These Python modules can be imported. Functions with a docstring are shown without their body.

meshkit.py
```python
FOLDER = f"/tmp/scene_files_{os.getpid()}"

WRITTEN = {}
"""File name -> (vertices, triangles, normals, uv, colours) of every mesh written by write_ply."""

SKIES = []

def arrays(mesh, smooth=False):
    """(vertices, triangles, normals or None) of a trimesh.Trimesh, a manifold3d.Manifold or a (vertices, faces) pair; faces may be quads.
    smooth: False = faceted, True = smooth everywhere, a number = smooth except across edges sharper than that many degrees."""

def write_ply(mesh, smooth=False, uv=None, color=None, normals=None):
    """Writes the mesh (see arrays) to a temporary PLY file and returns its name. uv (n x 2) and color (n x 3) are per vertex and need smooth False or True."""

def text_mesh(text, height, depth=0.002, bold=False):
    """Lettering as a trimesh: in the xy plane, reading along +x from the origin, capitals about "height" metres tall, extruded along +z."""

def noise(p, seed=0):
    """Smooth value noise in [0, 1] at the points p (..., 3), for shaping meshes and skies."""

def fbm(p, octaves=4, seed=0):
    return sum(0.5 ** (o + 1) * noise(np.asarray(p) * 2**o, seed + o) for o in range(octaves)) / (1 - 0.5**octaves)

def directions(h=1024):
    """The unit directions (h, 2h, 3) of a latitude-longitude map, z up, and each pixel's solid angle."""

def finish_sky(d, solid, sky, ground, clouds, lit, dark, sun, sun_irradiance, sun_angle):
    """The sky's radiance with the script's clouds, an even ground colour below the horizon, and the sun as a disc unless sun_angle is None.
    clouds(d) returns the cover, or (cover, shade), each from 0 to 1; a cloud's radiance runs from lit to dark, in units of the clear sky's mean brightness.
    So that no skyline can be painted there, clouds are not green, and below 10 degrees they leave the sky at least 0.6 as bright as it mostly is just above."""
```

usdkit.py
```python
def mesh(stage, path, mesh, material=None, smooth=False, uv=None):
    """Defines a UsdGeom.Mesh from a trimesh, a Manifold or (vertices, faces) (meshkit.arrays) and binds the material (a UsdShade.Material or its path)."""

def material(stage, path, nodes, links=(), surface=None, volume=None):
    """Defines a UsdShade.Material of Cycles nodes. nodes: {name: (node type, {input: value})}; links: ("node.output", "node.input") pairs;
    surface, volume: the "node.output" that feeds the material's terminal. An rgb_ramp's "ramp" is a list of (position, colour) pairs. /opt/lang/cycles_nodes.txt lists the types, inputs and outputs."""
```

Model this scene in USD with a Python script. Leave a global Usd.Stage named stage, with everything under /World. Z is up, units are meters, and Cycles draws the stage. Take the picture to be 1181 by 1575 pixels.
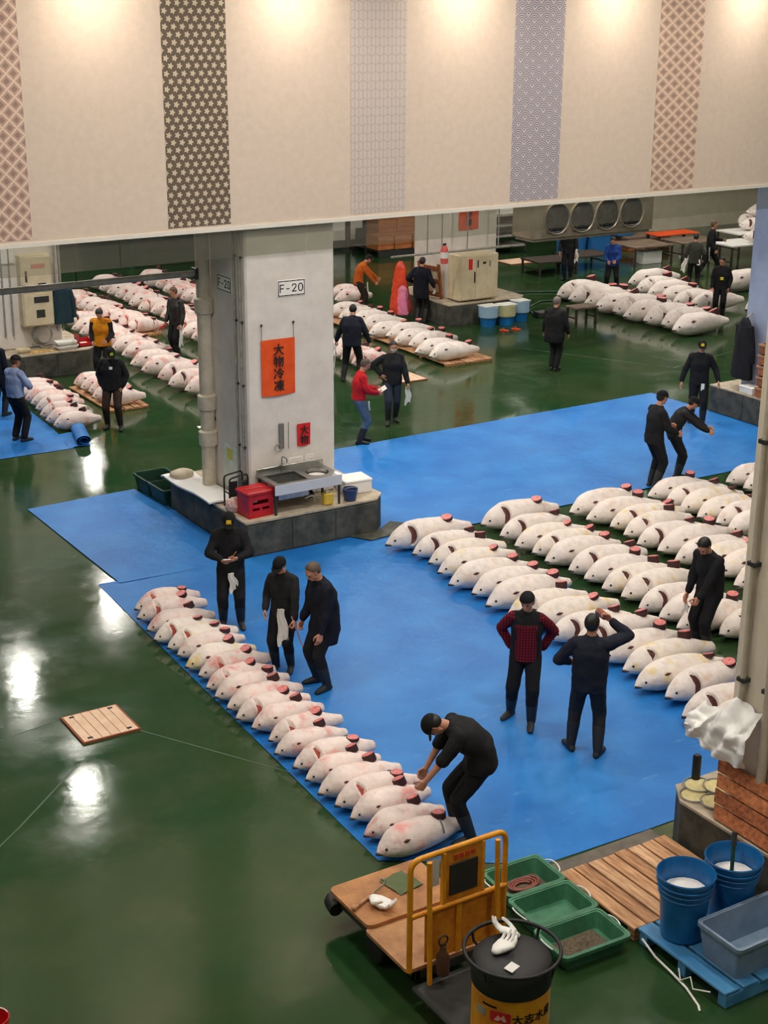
import math, random
import numpy as np, trimesh, manifold3d as m3, usdkit, meshkit
from shapely.geometry import Polygon
from pxr import Usd, UsdGeom, UsdLux, Sdf, Gf, Vt
stage = Usd.Stage.CreateInMemory()
UsdGeom.SetStageUpAxis(stage, UsdGeom.Tokens.z); UsdGeom.SetStageMetersPerUnit(stage, 1.0)
UsdGeom.Xform.Define(stage, '/World'); UsdGeom.Scope.Define(stage, '/World/Looks')
random.seed(7); RNG = np.random.default_rng(7)

# ------------------------------------------------------------------ camera
YAW, PITCH, ROLL, FOCAL_PX, EYE = 0.557982, 0.332941, 0.006368, 2294.0, 8.258
EXPOSURE = 0.42
fw = np.array([math.sin(YAW)*math.cos(PITCH), math.cos(YAW)*math.cos(PITCH), -math.sin(PITCH)])
rt = np.array([math.cos(YAW), -math.sin(YAW), 0.0]); up = np.cross(rt, fw)
rt, up = math.cos(ROLL)*rt+math.sin(ROLL)*up, -math.sin(ROLL)*rt+math.cos(ROLL)*up
cam = UsdGeom.Camera.Define(stage, '/World/Camera')
cam.CreateHorizontalApertureAttr(36.0); cam.CreateVerticalApertureAttr(36.0*1575/1181)
cam.CreateFocalLengthAttr(36.0*FOCAL_PX/1181); cam.CreateClippingRangeAttr(Gf.Vec2f(0.1, 300))
cam.CreateExposureAttr(EXPOSURE)
cam.AddTransformOp().Set(Gf.Matrix4d(*rt, 0, *up, 0, *(-fw), 0, 0, 0, EYE, 1))

# ------------------------------------------------------------------ lamp levels (the lamps stand in the builder lamp() below)
HALL_CEILING, NEAR_CEILING, WALL_Y, WALL_Z = 6.9, 11.0, 20.10, 5.0
HALL_POWER, NEAR_POWER, SPOT_POWER = 430.0, 122.0, 460.0
LAMP_COLOR, SPOT_COLOR = (1.0, 0.935, 0.855), (1.0, 0.86, 0.68)
# lamp spots of the hall: over the floor behind the long wall, and over the floor in front of it
HALL_LAMPS = [(9.3, 30.2), (8.8, 25.2), (12.8, 33.6), (12.9, 37.6), (16.6, 44.6), (17.5, 24.5), (17.0, 30.5), (22.5, 27.5), (21.5, 36.5), (28.5, 26.5), (29.5, 33.0), (34.5, 30.0), (34.5, 37.0), (6.0, 36.0), (29, 38.2), (9, 46), (40, 34), (22.5, 22.5), (13.2, 22.6)]
NEAR_LAMPS = [(9.5, 15.5), (14.5, 15.5), (19.5, 15.5), (4.5, 14.0), (9.5, 9.0), (14.5, 9.0), (4.0, 7.5), (19.5, 9.0), (-1.5, 12.0), (9.5, 3.0)]
SPOTS = [4.7, 7.8, 10.85, 13.9, 16.95, 20.0, 23.1]

# ------------------------------------------------------------------ naming and tagging
used = {}
def numbered(parent, name):
    k = (parent, name); n = used.get(k, 0); used[k] = n+1
    return f'{parent}/{name}' if n == 0 else f'{parent}/{name}_{n:03d}'
def data(p, label=None, cat=None, group=None, kind=None):
    for k, v in (('label', label), ('category', cat), ('group', group), ('kind', kind)):
        if v: p.SetCustomDataByKey(k, v)
    return p
def path_of(parent): return '/World' if parent is None else str(parent.GetPath())
def thing(name, label, cat, loc=(0, 0, 0), rz=0.0, group=None, kind=None, scale=None):
    x = UsdGeom.Xform.Define(stage, numbered('/World', name))
    x.AddTranslateOp().Set(Gf.Vec3d(*map(float, loc)))
    if rz: x.AddRotateZOp().Set(float(rz))
    if scale: x.AddScaleOp().Set(Gf.Vec3f(*scale))
    return data(x.GetPrim(), label, cat, group, kind)
def obj(name, mesh, mat, parent=None, smooth=False, label=None, cat=None, group=None, kind=None, loc=None):
    m = usdkit.mesh(stage, numbered(path_of(parent), name), mesh, mat, smooth=smooth)
    if loc is not None: m.AddTranslateOp().Set(Gf.Vec3d(*map(float, loc)))
    return data(m.GetPrim(), label, cat, group, kind)
def holder(name, parent, kind=None, label=None):
    return data(UsdGeom.Xform.Define(stage, numbered(path_of(parent), name)).GetPrim(), label, None, None, kind)
def struct(name, mesh, mat, smooth=False, label=None, cat=None):
    return obj(name, mesh, mat, None, smooth, label, cat, None, 'structure')
def dup(src, name, label, cat, loc, rz=0.0, group=None, scale=None):
    x = UsdGeom.Xform.Define(stage, numbered('/World', name))
    x.GetPrim().GetReferences().AddInternalReference(src.GetPath()); x.GetPrim().SetInstanceable(True)
    x.ClearXformOpOrder()
    x.AddTranslateOp(opSuffix='at').Set(Gf.Vec3d(*map(float, loc)))
    x.AddRotateZOp(opSuffix='turn').Set(float(rz))
    if scale: x.AddScaleOp(opSuffix='size').Set(Gf.Vec3f(*scale))
    return data(x.GetPrim(), label, cat, group)

# ------------------------------------------------------------------ mesh helpers
cat_ = trimesh.util.concatenate
def box(x0, x1, y0, y1, z0, z1):
    b = trimesh.creation.box([x1-x0, y1-y0, z1-z0]); b.apply_translation([(x0+x1)/2, (y0+y1)/2, (z0+z1)/2]); return b
def rbox(x0, x1, y0, y1, z0, z1, r=0.01):
    """box with chamfered edges"""
    r = min(r, (x1-x0)/2.01, (y1-y0)/2.01, (z1-z0)/2.01)
    P = []
    for X, Y, Z in np.ndindex(2, 2, 2):
        c = np.array([(x0, x1)[X], (y0, y1)[Y], (z0, z1)[Z]]); s = np.array([1-2*X, 1-2*Y, 1-2*Z])*r
        for k in range(3):
            q = s.copy(); q[k] = 0; P.append(c+q)
    return trimesh.convex.convex_hull(np.array(P))
def tube(pts, r, seg=8, closed=False):
    pts = np.asarray(pts, float); n = len(pts)
    if closed: t = np.roll(pts, -1, 0)-np.roll(pts, 1, 0)
    else: t = np.gradient(pts, axis=0)
    t /= np.linalg.norm(t, axis=1, keepdims=True)
    a = np.array([0, 0, 1.0]) if abs(t[0][2]) < .9 else np.array([1.0, 0, 0])
    V = []; u = np.cross(t[0], a); u /= np.linalg.norm(u)
    rr = np.broadcast_to(r, n)
    for i in range(n):
        u = u-t[i]*(u@t[i]); u /= np.linalg.norm(u); w = np.cross(t[i], u)
        for k in range(seg):
            an = 2*math.pi*k/seg; V.append(pts[i]+rr[i]*(u*math.cos(an)+w*math.sin(an)))
    F = []
    for i in range(n if closed else n-1):
        j = (i+1) % n
        for k in range(seg):
            l = (k+1) % seg; F += [[i*seg+k, i*seg+l, j*seg+l], [i*seg+k, j*seg+l, j*seg+k]]
    if not closed:
        V += [pts[0], pts[-1]]; c0, c1 = len(V)-2, len(V)-1
        for k in range(seg):
            l = (k+1) % seg; F += [[c0, l, k], [c1, (n-1)*seg+k, (n-1)*seg+l]]
    return trimesh.Trimesh(V, F, process=False)
def rod(a, b, r, seg=8): return tube([a, b], r, seg)
def ring(c, R, r, n=40, seg=8, tilt=None):
    a = np.linspace(0, 2*math.pi, n, endpoint=False)
    P = np.stack([R*np.cos(a), R*np.sin(a), 0*a], 1)
    if tilt is not None: P = P@np.asarray(tilt).T
    return tube(P+np.asarray(c), r, seg, True)
def fillet(pts, r=0.06, n=5):
    """polyline with rounded corners"""
    pts = [np.asarray(p, float) for p in pts]; out = [pts[0]]
    for i in range(1, len(pts)-1):
        a, b, c = pts[i-1], pts[i], pts[i+1]
        d1 = (a-b)/np.linalg.norm(a-b); d2 = (c-b)/np.linalg.norm(c-b)
        rr = min(r, np.linalg.norm(a-b)*.45, np.linalg.norm(c-b)*.45)
        p, q = b+d1*rr, b+d2*rr
        for k in range(n+1):
            s = k/n; out.append((1-s)**2*p+2*s*(1-s)*b+s*s*q)
    return np.array(out+[pts[-1]])
def lathe(prof, seg=32, c=(0, 0, 0)):
    m = trimesh.creation.revolve(np.asarray(prof, float), sections=seg); m.apply_translation(c); return m
def prism(poly, z0, z1):
    p = poly if isinstance(poly, Polygon) else Polygon(poly)
    m = trimesh.creation.extrude_polygon(p, z1-z0, engine='earcut'); m.apply_translation([0, 0, z0]); return m
def xf(m, R=None, t=None):
    m = m.copy(); T = np.eye(4)
    if R is not None: T[:3, :3] = R
    if t is not None: T[:3, 3] = t
    m.apply_transform(T); return m
def rotx(d): c, s = math.cos(math.radians(d)), math.sin(math.radians(d)); return np.array([[1, 0, 0], [0, c, -s], [0, s, c]])
def roty(d): c, s = math.cos(math.radians(d)), math.sin(math.radians(d)); return np.array([[c, 0, s], [0, 1, 0], [-s, 0, c]])
def rotz(d): c, s = math.cos(math.radians(d)), math.sin(math.radians(d)); return np.array([[c, -s, 0], [s, c, 0], [0, 0, 1]])
STAND = rotx(90)      # xy drawing -> stands upright facing -y
def loft(rings):
    R = np.asarray(rings, float); n, k, _ = R.shape; V = R.reshape(-1, 3); F = []
    for i in range(n-1):
        for j in range(k):
            l = (j+1) % k; F += [[i*k+j, i*k+l, (i+1)*k+l], [i*k+j, (i+1)*k+l, (i+1)*k+j]]
    V = np.vstack([V, R[0].mean(0), R[-1].mean(0)]); c0, c1 = n*k, n*k+1
    for j in range(k):
        l = (j+1) % k; F += [[c0, l, j], [c1, (n-1)*k+j, (n-1)*k+l]]
    m = trimesh.Trimesh(V, F, process=False)
    if m.volume < 0: m.invert()
    return m
def grid_sheet(f, nu, nv, th=0.0):
    """surface f(u,v)->xyz; with thickness th below"""
    u, v = np.meshgrid(np.linspace(0, 1, nu), np.linspace(0, 1, nv), indexing='ij')
    P = np.array([f(a, b) for a, b in zip(u.ravel(), v.ravel())], float); F = []
    I = lambda i, j: i*nv+j
    for i in range(nu-1):
        for j in range(nv-1):
            F += [[I(i, j), I(i+1, j), I(i+1, j+1)], [I(i, j), I(i+1, j+1), I(i, j+1)]]
    if th:
        N = len(P); m = trimesh.Trimesh(P, F, process=False); Q = P-m.vertex_normals*th
        E = [I(i, 0) for i in range(nu)]+[I(nu-1, j) for j in range(1, nv)]+[I(i, nv-1) for i in range(nu-2, -1, -1)]+[I(0, j) for j in range(nv-2, 0, -1)]
        G = [[a+N, c+N, b+N] for a, b, c in F]
        for a, b in zip(E, E[1:]+E[:1]): G += [[a, a+N, b+N], [a, b+N, b]]
        return trimesh.Trimesh(np.vstack([P, Q]), F+G, process=False)
    return trimesh.Trimesh(P, F, process=False)

# ------------------------------------------------------------------ materials
def lin(c): return tuple(((x/255+.055)/1.055)**2.4 if x/255 > .04045 else x/255/12.92 for x in c)
def mat(name, c, rough=.6, c2=None, scale=6.0, lo=.35, hi=.65, bump=0.0, bscale=60.0, spec=.5, metal=0.0, coord='object', alpha=None, detail=4.0, rough2=None, stretch=None, extra=None, bdist=.01, sss=None, sheen=0):
    n = {'p': ('principled_bsdf', {'base_color': lin(c), 'roughness': rough, 'specular_ior_level': spec, 'metallic': metal})}
    l = []
    if c2 is not None or bump:
        if coord == 'object': n['tc'] = ('texture_coordinate', {}); src = 'tc.object'
        else: n['tc'] = ('geometry', {}); src = 'tc.position'
        if stretch: n['mp'] = ('mapping', {'scale': stretch}); l.append((src, 'mp.vector')); src = 'mp.vector'
    if c2 is not None:
        n['nz'] = ('noise_texture', {'scale': scale, 'detail': detail, 'roughness': .6}); l.append((src, 'nz.vector'))
        n['rp'] = ('rgb_ramp', {'ramp': [(0, lin(c)), (lo, lin(c)), (hi, lin(c2)), (1, lin(c2))]}); l += [('nz.fac', 'rp.fac'), ('rp.color', 'p.base_color')]
        if rough2 is not None:
            n['mr'] = ('map_range', {'from_min': lo, 'from_max': hi, 'to_min': rough, 'to_max': rough2, 'clamp': True}); l += [('nz.fac', 'mr.value'), ('mr.result', 'p.roughness')]
    if bump:
        n['bn'] = ('noise_texture', {'scale': bscale, 'detail': 3.0}); n['bp'] = ('bump', {'strength': bump, 'distance': bdist})
        l += [(src, 'bn.vector'), ('bn.fac', 'bp.height'), ('bp.normal', 'p.normal')]
    return usdkit.material(stage, '/World/Looks/'+name, n, l, surface='p.BSDF')
# palette
M_wall = mat('plaster_cream', (222, 204, 188), .85, (216, 198, 181), 9, bump=.12, bscale=220)
M_wall2 = mat('painted_white', (226, 222, 212), .7, (214, 208, 196), 2.5)
M_ceil = mat('ceiling_white', (215, 212, 204), .9)
M_col = mat('column_paint', (229, 222, 214), .6, (217, 209, 200), 3)
M_colblue = mat('column_paint_cool', (172, 184, 210), .6, (158, 170, 198), 3)
M_concrete = mat('plinth_concrete', (92, 90, 80), .75, (52, 54, 48), 3.5, bump=.2, bscale=40, coord='world')
M_conctop = mat('plinth_top', (196, 182, 160), .7, (160, 146, 124), 5, coord='world')
M_steel = mat('stainless', (190, 190, 186), .28, (165, 165, 160), 4, metal=.9)
M_galv = mat('galvanised_pipe', (164, 160, 150), .5, (136, 133, 124), 8)
M_dark = mat('dark_metal', (48, 50, 48), .5)
M_black = mat('black_rubber', (26, 26, 28), .55)
M_cream = mat('cream_pipe_paint', (206, 196, 176), .55, (184, 172, 150), 5)
M_white = mat('white_plastic', (236, 234, 228), .45)
M_paper = mat('white_paper', (240, 238, 232), .8)
M_styro = mat('styrofoam', (240, 238, 234), .9, bump=.15, bscale=150)
M_orange = mat('orange_cloth', (240, 92, 28), .8, (228, 76, 20), 6)
M_red = mat('red_cloth', (214, 34, 40), .75)
M_redp = mat('red_plastic', (200, 26, 34), .35, (176, 18, 26), 5)
M_ink = mat('black_ink', (28, 24, 22), .8)
M_blue = mat('blue_plastic', (22, 112, 176), .35, (16, 94, 156), 5)
M_bluelite = mat('pale_blue_plastic', (90, 160, 205), .5, (60, 125, 178), 5, stretch=(1, .2, 1))
M_tub = mat('grey_blue_tub', (140, 160, 182), .45, (118, 140, 164), 4)
M_green = mat('green_plastic', (70, 132, 98), .5, (54, 108, 78), 6)
M_greend = mat('dark_green_plastic', (22, 66, 48), .5, (16, 50, 38), 6)
M_yellow = mat('yellow_paint', (240, 168, 34), .4, (222, 138, 28), 5)
M_yellowd = mat('worn_yellow_panel', (232, 150, 30), .5, (196, 116, 30), 7)
M_woods = [mat(f'worn_plank_{"abc"[i]}', a, .75, b, 3, stretch=s, bump=.25, bscale=30) for i, (a, b, s) in enumerate([((220, 172, 128), (166, 118, 80), (8, 1, 8)), ((206, 156, 112), (146, 102, 68), (8, 1, 8)), ((228, 186, 144), (176, 130, 92), (8, 1, 8))])]
M_wbrown = [mat(f'red_brown_plank_{"abc"[i]}', a, .65, b, 3, stretch=(1, 6, 9), bump=.25, bscale=30) for i, (a, b) in enumerate([((196, 118, 68), (136, 74, 42)), ((180, 104, 58), (118, 64, 36)), ((208, 130, 78), (148, 84, 48))])]
M_ply = [mat(f'cart_board_{"ab"[i]}', a, .6, b, 3.2, bump=.2, bscale=30) for i, (a, b) in enumerate([((192, 136, 84), (140, 92, 54)), ((198, 148, 100), (150, 104, 66))])]
M_ice = mat('crushed_ice', (236, 230, 224), .5, bump=.5, bscale=90)
M_yel_stuff = mat('yellow_plastic', (216, 184, 60), .5)
M_cabinet = mat('cabinet_cream', (222, 208, 176), .5, (206, 190, 154), 3)
M_skyblue = mat('pale_blue_print', (120, 160, 205), .6)
M_frost = mat('film_white', (238, 236, 232), .5)

# floor: glossy green epoxy, worn
def floor_material():
    n = {'g': ('geometry', {}), 'n1': ('noise_texture', {'scale': .55, 'detail': 5, 'roughness': .62}), 'r1': ('rgb_ramp', {'ramp': [(0, lin((32, 62, 34))), (.36, lin((38, 70, 38))), (.54, lin((48, 72, 40))), (.72, lin((64, 78, 50))), (1, lin((78, 90, 62)))]}),
         'n2': ('noise_texture', {'scale': .7, 'detail': 7, 'roughness': .68}), 'mr': ('map_range', {'from_min': .36, 'from_max': .62, 'to_min': .06, 'to_max': .165, 'clamp': True}),
         'n3': ('noise_texture', {'scale': 6.0, 'detail': 5, 'roughness': .6}), 'bp': ('bump', {'strength': .07, 'distance': .02}),
         'p': ('principled_bsdf', {'specular_ior_level': .42, 'coat_weight': .0})}
    l = [('g.position', 'n1.vector'), ('g.position', 'n2.vector'), ('g.position', 'n3.vector'), ('n1.fac', 'r1.fac'), ('r1.color', 'p.base_color'), ('n2.fac', 'mr.value'), ('mr.result', 'p.roughness'), ('n3.fac', 'bp.height'), ('bp.normal', 'p.normal')]
    return usdkit.material(stage, '/World/Looks/green_epoxy', n, l, surface='p.BSDF')
M_floor = floor_material()
def tarp_material():
    n = {'g': ('geometry', {}), 'n1': ('noise_texture', {'scale': 1.2, 'detail': 4}), 'r1': ('rgb_ramp', {'ramp': [(0, lin((20, 104, 186))), (.36, lin((22, 110, 190))), (.66, lin((42, 128, 204))), (1, lin((48, 134, 208)))]}),
         'mp': ('mapping', {'scale': (.9, 2.6, 1)}), 'n2': ('noise_texture', {'scale': 2.4, 'detail': 6, 'roughness': .7}), 'r2': ('rgb_ramp', {'ramp': [(0, (0, 0, 0)), (.60, (0, 0, 0)), (.78, (.45, .45, .45)), (1, (.6, .6, .6))]}), 'm': ('mix', {'color2': lin((128, 180, 222))}),
         'n3': ('noise_texture', {'scale': 5.0, 'detail': 4}), 'bp': ('bump', {'strength': .5, 'distance': .02}), 'p': ('principled_bsdf', {'roughness': .48, 'specular_ior_level': .38})}
    l = [('g.position', 'n1.vector'), ('n1.fac', 'r1.fac'), ('g.position', 'mp.vector'), ('mp.vector', 'n2.vector'), ('n2.fac', 'r2.fac'), ('r1.color', 'm.color1'), ('r2.color', 'm.fac'), ('m.color', 'p.base_color'), ('g.position', 'n3.vector'), ('n3.fac', 'bp.height'), ('bp.normal', 'p.normal')]
    return usdkit.material(stage, '/World/Looks/blue_sheet', n, l, surface='p.BSDF')
M_tarp = tarp_material()
M_seam = mat('floor_joint', (72, 94, 72), .5)
def emit(name, c, s):
    return usdkit.material(stage, '/World/Looks/'+name, {'e': ('emission', {'color': c, 'strength': s})}, [], surface='e.emission')
M_lamp, M_lampn, M_spot = emit('hall_lamp_glow', LAMP_COLOR, HALL_POWER), emit('gallery_lamp_glow', LAMP_COLOR, NEAR_POWER), emit('spot_glow', SPOT_COLOR, SPOT_POWER)

# ------------------------------------------------------------------ shell
floor = struct('floor', box(-6, 56, -6, 64, -.2, 0), M_floor, label='glossy green epoxy floor of the market hall, worn and damp')
for pts in ([(0.5, 10.6), (4.0, 13.6), (5.05, 14.6)], [(5.97, 15.0), (7.0, 13.2)], [(3.6, 18.6), (4.35, 16.6), (4.6, 15.9)], [(22.2, 29.0), (24.0, 25.6), (26.2, 22.9)], [(24.0, 25.6), (27.5, 26.4)], [(2.2, 15.2), (5.2, 15.75)]):
    for a, b in zip(pts[:-1], pts[1:]):
        a, b = np.array(a), np.array(b); t = (b-a)/np.linalg.norm(b-a); nn = np.array([-t[1], t[0]])*.009
        obj('floor_joint', prism([tuple(a+nn), tuple(a-nn), tuple(b-nn), tuple(b+nn)], -.01, .0025), M_seam, floor)
struct('ceiling', box(-6, 56, WALL_Y+.1, 64, HALL_CEILING, HALL_CEILING+.2), M_ceil, label='white ceiling above the market hall')
struct('ceiling', box(-6, 56, -6, WALL_Y, NEAR_CEILING, NEAR_CEILING+.2), M_ceil, label='high white ceiling in front of the patterned wall')
struct('wall_left', box(-6.2, -6, -6, 64, 0, NEAR_CEILING+.2), M_wall2, label='pale wall far to the left of the hall')
struct('wall_right', box(56, 56.2, -6, 64, 0, NEAR_CEILING+.2), M_wall2, label='pale wall far to the right of the hall')
struct('wall_back', box(-6, 56, -6.2, -6, 0, NEAR_CEILING+.2), M_wall2, label='pale wall on the gallery side')
struct('wall_far', box(-6, 56, 64, 64.2, 0, NEAR_CEILING+.2), mat('far_wall_grey', (150, 160, 168), .8), label='grey wall at the far end of the hall')
struct('wall_partition', box(36.6, 56, 42.4, 42.7, 0, HALL_CEILING), mat('partition_cream', (228, 220, 198), .75, (216, 206, 182), 2), label='cream partition wall at the far right, behind the tables')
wf = data(UsdGeom.Xform.Define(stage, '/World/wall_front').GetPrim(), 'tall cream wall with five patterned vertical bands above the market floor', None, None, 'structure')
obj('wall_body', box(-6, 56, WALL_Y, WALL_Y+.1, WALL_Z, NEAR_CEILING), M_wall, wf)
obj('bottom_trim', box(-6, 56, WALL_Y-.02, WALL_Y+.1, WALL_Z-.04, WALL_Z+.02), mat('trim_white', (232, 226, 214), .5), wf)

# patterned bands: flat prints, cut as thin shapes
def clip(P, x0, x1, z0, z1):
    from shapely import box as sb, union_all
    return union_all(P).intersection(sb(x0, z0, x1, z1)) if len(P) else None
def print_mesh(shape, y, th=.0015):
    from shapely.geometry import MultiPolygon
    out = [prism(g, 0, th) for g in getattr(shape, 'geoms', [shape]) if g.geom_type == 'Polygon' and g.area > 1e-6]
    m = cat_(out); return xf(m, STAND, (0, y, 0))
from shapely.geometry import LineString, Point
def band(x0, kind, base, ink, label):
    x1, z0, z1 = x0+1.0, WALL_Z+.06, 10.2
    y = WALL_Y-.004
    p = obj('pattern_band', box(x0, x1, y, WALL_Y+.01, z0, z1), mat('band_'+kind, base, .85, bump=.1, bscale=200), wf, label=label)
    mi = mat('print_'+kind, ink, .85)
    zt = 8.6
    S = []
    if kind.startswith('lattice'):
        du, dv = (.20, .20) if kind.endswith('a') else (.27, .20)
        for k in range(-40, 60):
            for s in (-1, 1):
                xa = x0+k*du; S.append(LineString([(xa, z0), (xa+s*(zt-z0)*du/dv, zt)]).buffer(.011, cap_style='flat'))
        lines = clip(S, x0, x1, z0, zt)
        obj('pattern_print', print_mesh(lines, y), mi, p, kind='stuff')
        D = []
        for i in range(-2, 9):
            for j in range(-1, 40):
                for o in (0, .5):
                    cx, cz = x0+(i+o)*du, z0+(j+o+.5)*dv
                    D.append(Polygon([(cx-du*.24, cz), (cx, cz-dv*.24), (cx+du*.24, cz), (cx, cz+dv*.24)]))
        obj('pattern_print', print_mesh(clip(D, x0, x1, z0, zt), y), mat('print2_'+kind, tuple(c*.82 for c in base), .85), p, kind='stuff')
    elif kind == 'flowers':
        r = random.Random(3)
        for i in range(-1, 9):
            for j in range(0, 34):
                cx, cz = x0+.06+i*.135+(j % 2)*.0675, z0+.05+j*.105
                q = [(cx+(.036+.012*math.cos(5*a))*math.cos(a), cz+(.036+.012*math.cos(5*a))*math.sin(a)) for a in np.linspace(0, 2*math.pi, 20, endpoint=False)+r.random()]
                S.append(Polygon(q))
        obj('pattern_print', print_mesh(clip(S, x0, x1, z0, zt), y), mi, p, kind='stuff')
    elif kind == 'hexes':
        h = .085
        for i in range(-1, 10):
            for j in range(-1, 30):
                cx, cz = x0+i*h*1.732+(j % 2)*h*.866, z0+j*h*1.5
                q = [(cx+h*math.sin(a), cz+h*math.cos(a)) for a in np.arange(6)*math.pi/3]
                S.append(LineString(q+[q[0]]).buffer(.007)); S.append(LineString([q[0], q[3]]).buffer(.005))
        obj('pattern_print', print_mesh(clip(S, x0, x1, z0, zt), y), mi, p, kind='stuff')
    elif kind == 'waves':
        r0, pit = .125, .10
        for j in range(0, 36):
            cz = z0-.06+j*pit
            for i in range(-1, 6):
                cx = x0+i*.25+(j % 2)*.125
                shown = Point(cx, cz).buffer(r0)
                for di, dj in ((-.125, -pit), (.125, -pit), (0, -2*pit)):
                    shown = shown.difference(Point(cx+di, cz+dj).buffer(r0+.008))
                for rr in (.118, .085, .052):
                    a = Point(cx, cz).buffer(rr+.008, 10).difference(Point(cx, cz).buffer(rr-.008, 10)).intersection(shown)
                    if not a.is_empty: S.append(a)
                S.append(Point(cx, cz+.012).buffer(.016, 4).intersection(shown))
        obj('pattern_print', print_mesh(clip([s for s in S if not s.is_empty], x0, x1, z0, zt), y), mi, p, kind='stuff')
band(5.80, 'lattice_a', (196, 164, 148), (228, 206, 188), 'pinkish band with a light diamond lattice print')
band(8.84, 'flowers', (106, 92, 78), (206, 192, 168), 'dark brown band with staggered pale flower print')
band(11.9, 'hexes', (208, 196, 188), (190, 176, 168), 'pale grey band with faint hexagon print')
band(14.95, 'waves', (206, 198, 196), (134, 128, 146), 'grey violet band with overlapping wave print')
band(18.0, 'lattice_b', (204, 172, 152), (232, 210, 190), 'pale brown band with a light diamond lattice print')

# glass smoke curtain under the wall
gm = usdkit.material(stage, '/World/Looks/curtain_glass', {'t': ('transparent_bsdf', {'color': (.86, .87, .83)}), 'g': ('glossy_bsdf', {'color': (.9, .9, .9), 'roughness': .05}), 'd': ('diffuse_bsdf', {'color': lin((196, 188, 176))}), 'm1': ('mix_closure', {'fac': .07}), 'm2': ('mix_closure', {'fac': .05})},
     [('t.BSDF', 'm1.closure1'), ('d.BSDF', 'm1.closure2'), ('m1.closure', 'm2.closure1'), ('g.BSDF', 'm2.closure2')], surface='m2.closure')
cur = thing('smoke_curtain', 'dusty glass smoke curtain hanging along the underside of the patterned wall', 'glass panel', kind='structure')
for k in range(9):
    x = 2.0+k*3.05
    obj('glass_pane', box(x, x+3.04, WALL_Y+.045, WALL_Y+.053, WALL_Z-.45, WALL_Z-.035), gm, cur)

# ------------------------------------------------------------------ lamps
def lamp(x, y, z, m, r=.17, far=True):
    t = thing('ceiling_light', 'round white high bay lamp on the ceiling of the hall' if far else 'round white high bay lamp on the ceiling in front of the patterned wall', 'lamp', (x, y, z), group='hall ceiling lamps' if far else 'gallery side ceiling lamps')
    obj('housing', lathe([(0, .28), (.10, .28), (.12, .16), (r+.03, .02), (r+.03, -.02), (r, -.02), (r, .0), (.09, .13), (0, .13)], 24), M_dark, t, 30)
    obj('diffuser', lathe([(0, -.005), (r, -.005), (r, -.012), (0, -.012)][::-1], 24), m, t)
    obj('stem', rod((0, 0, .27), (0, 0, .5), .02), M_galv, t)
for x, y in HALL_LAMPS: lamp(x, y, HALL_CEILING-.5, M_lamp)
for x, y in NEAR_LAMPS: lamp(x, y, NEAR_CEILING-.5, M_lampn, .36, False)
AIM = np.array([0, .62, -.78]); AIM /= np.linalg.norm(AIM)
for x in SPOTS:
    t = thing('spotlight', 'small warm spotlight can aimed at the patterned wall', 'lamp', (x, WALL_Y-.95, 8.95), group='wall spotlights')
    R = np.stack([np.array([1, 0, 0]), np.cross(-AIM, [1, 0, 0]), -AIM], 1)
    obj('can', xf(lathe([(.085, -.05), (.10, -.05), (.10, .2), (0, .2), (0, .18), (.085, .18)], 24), R), M_dark, t, 30)
    obj('lens', xf(lathe([(0, .05), (.085, .05), (.085, .045), (0, .045)][::-1], 20), R), M_spot, t)
    obj('arm', rod((0, 0, .15), (0, .95, .35), .018), M_dark, t)

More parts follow.
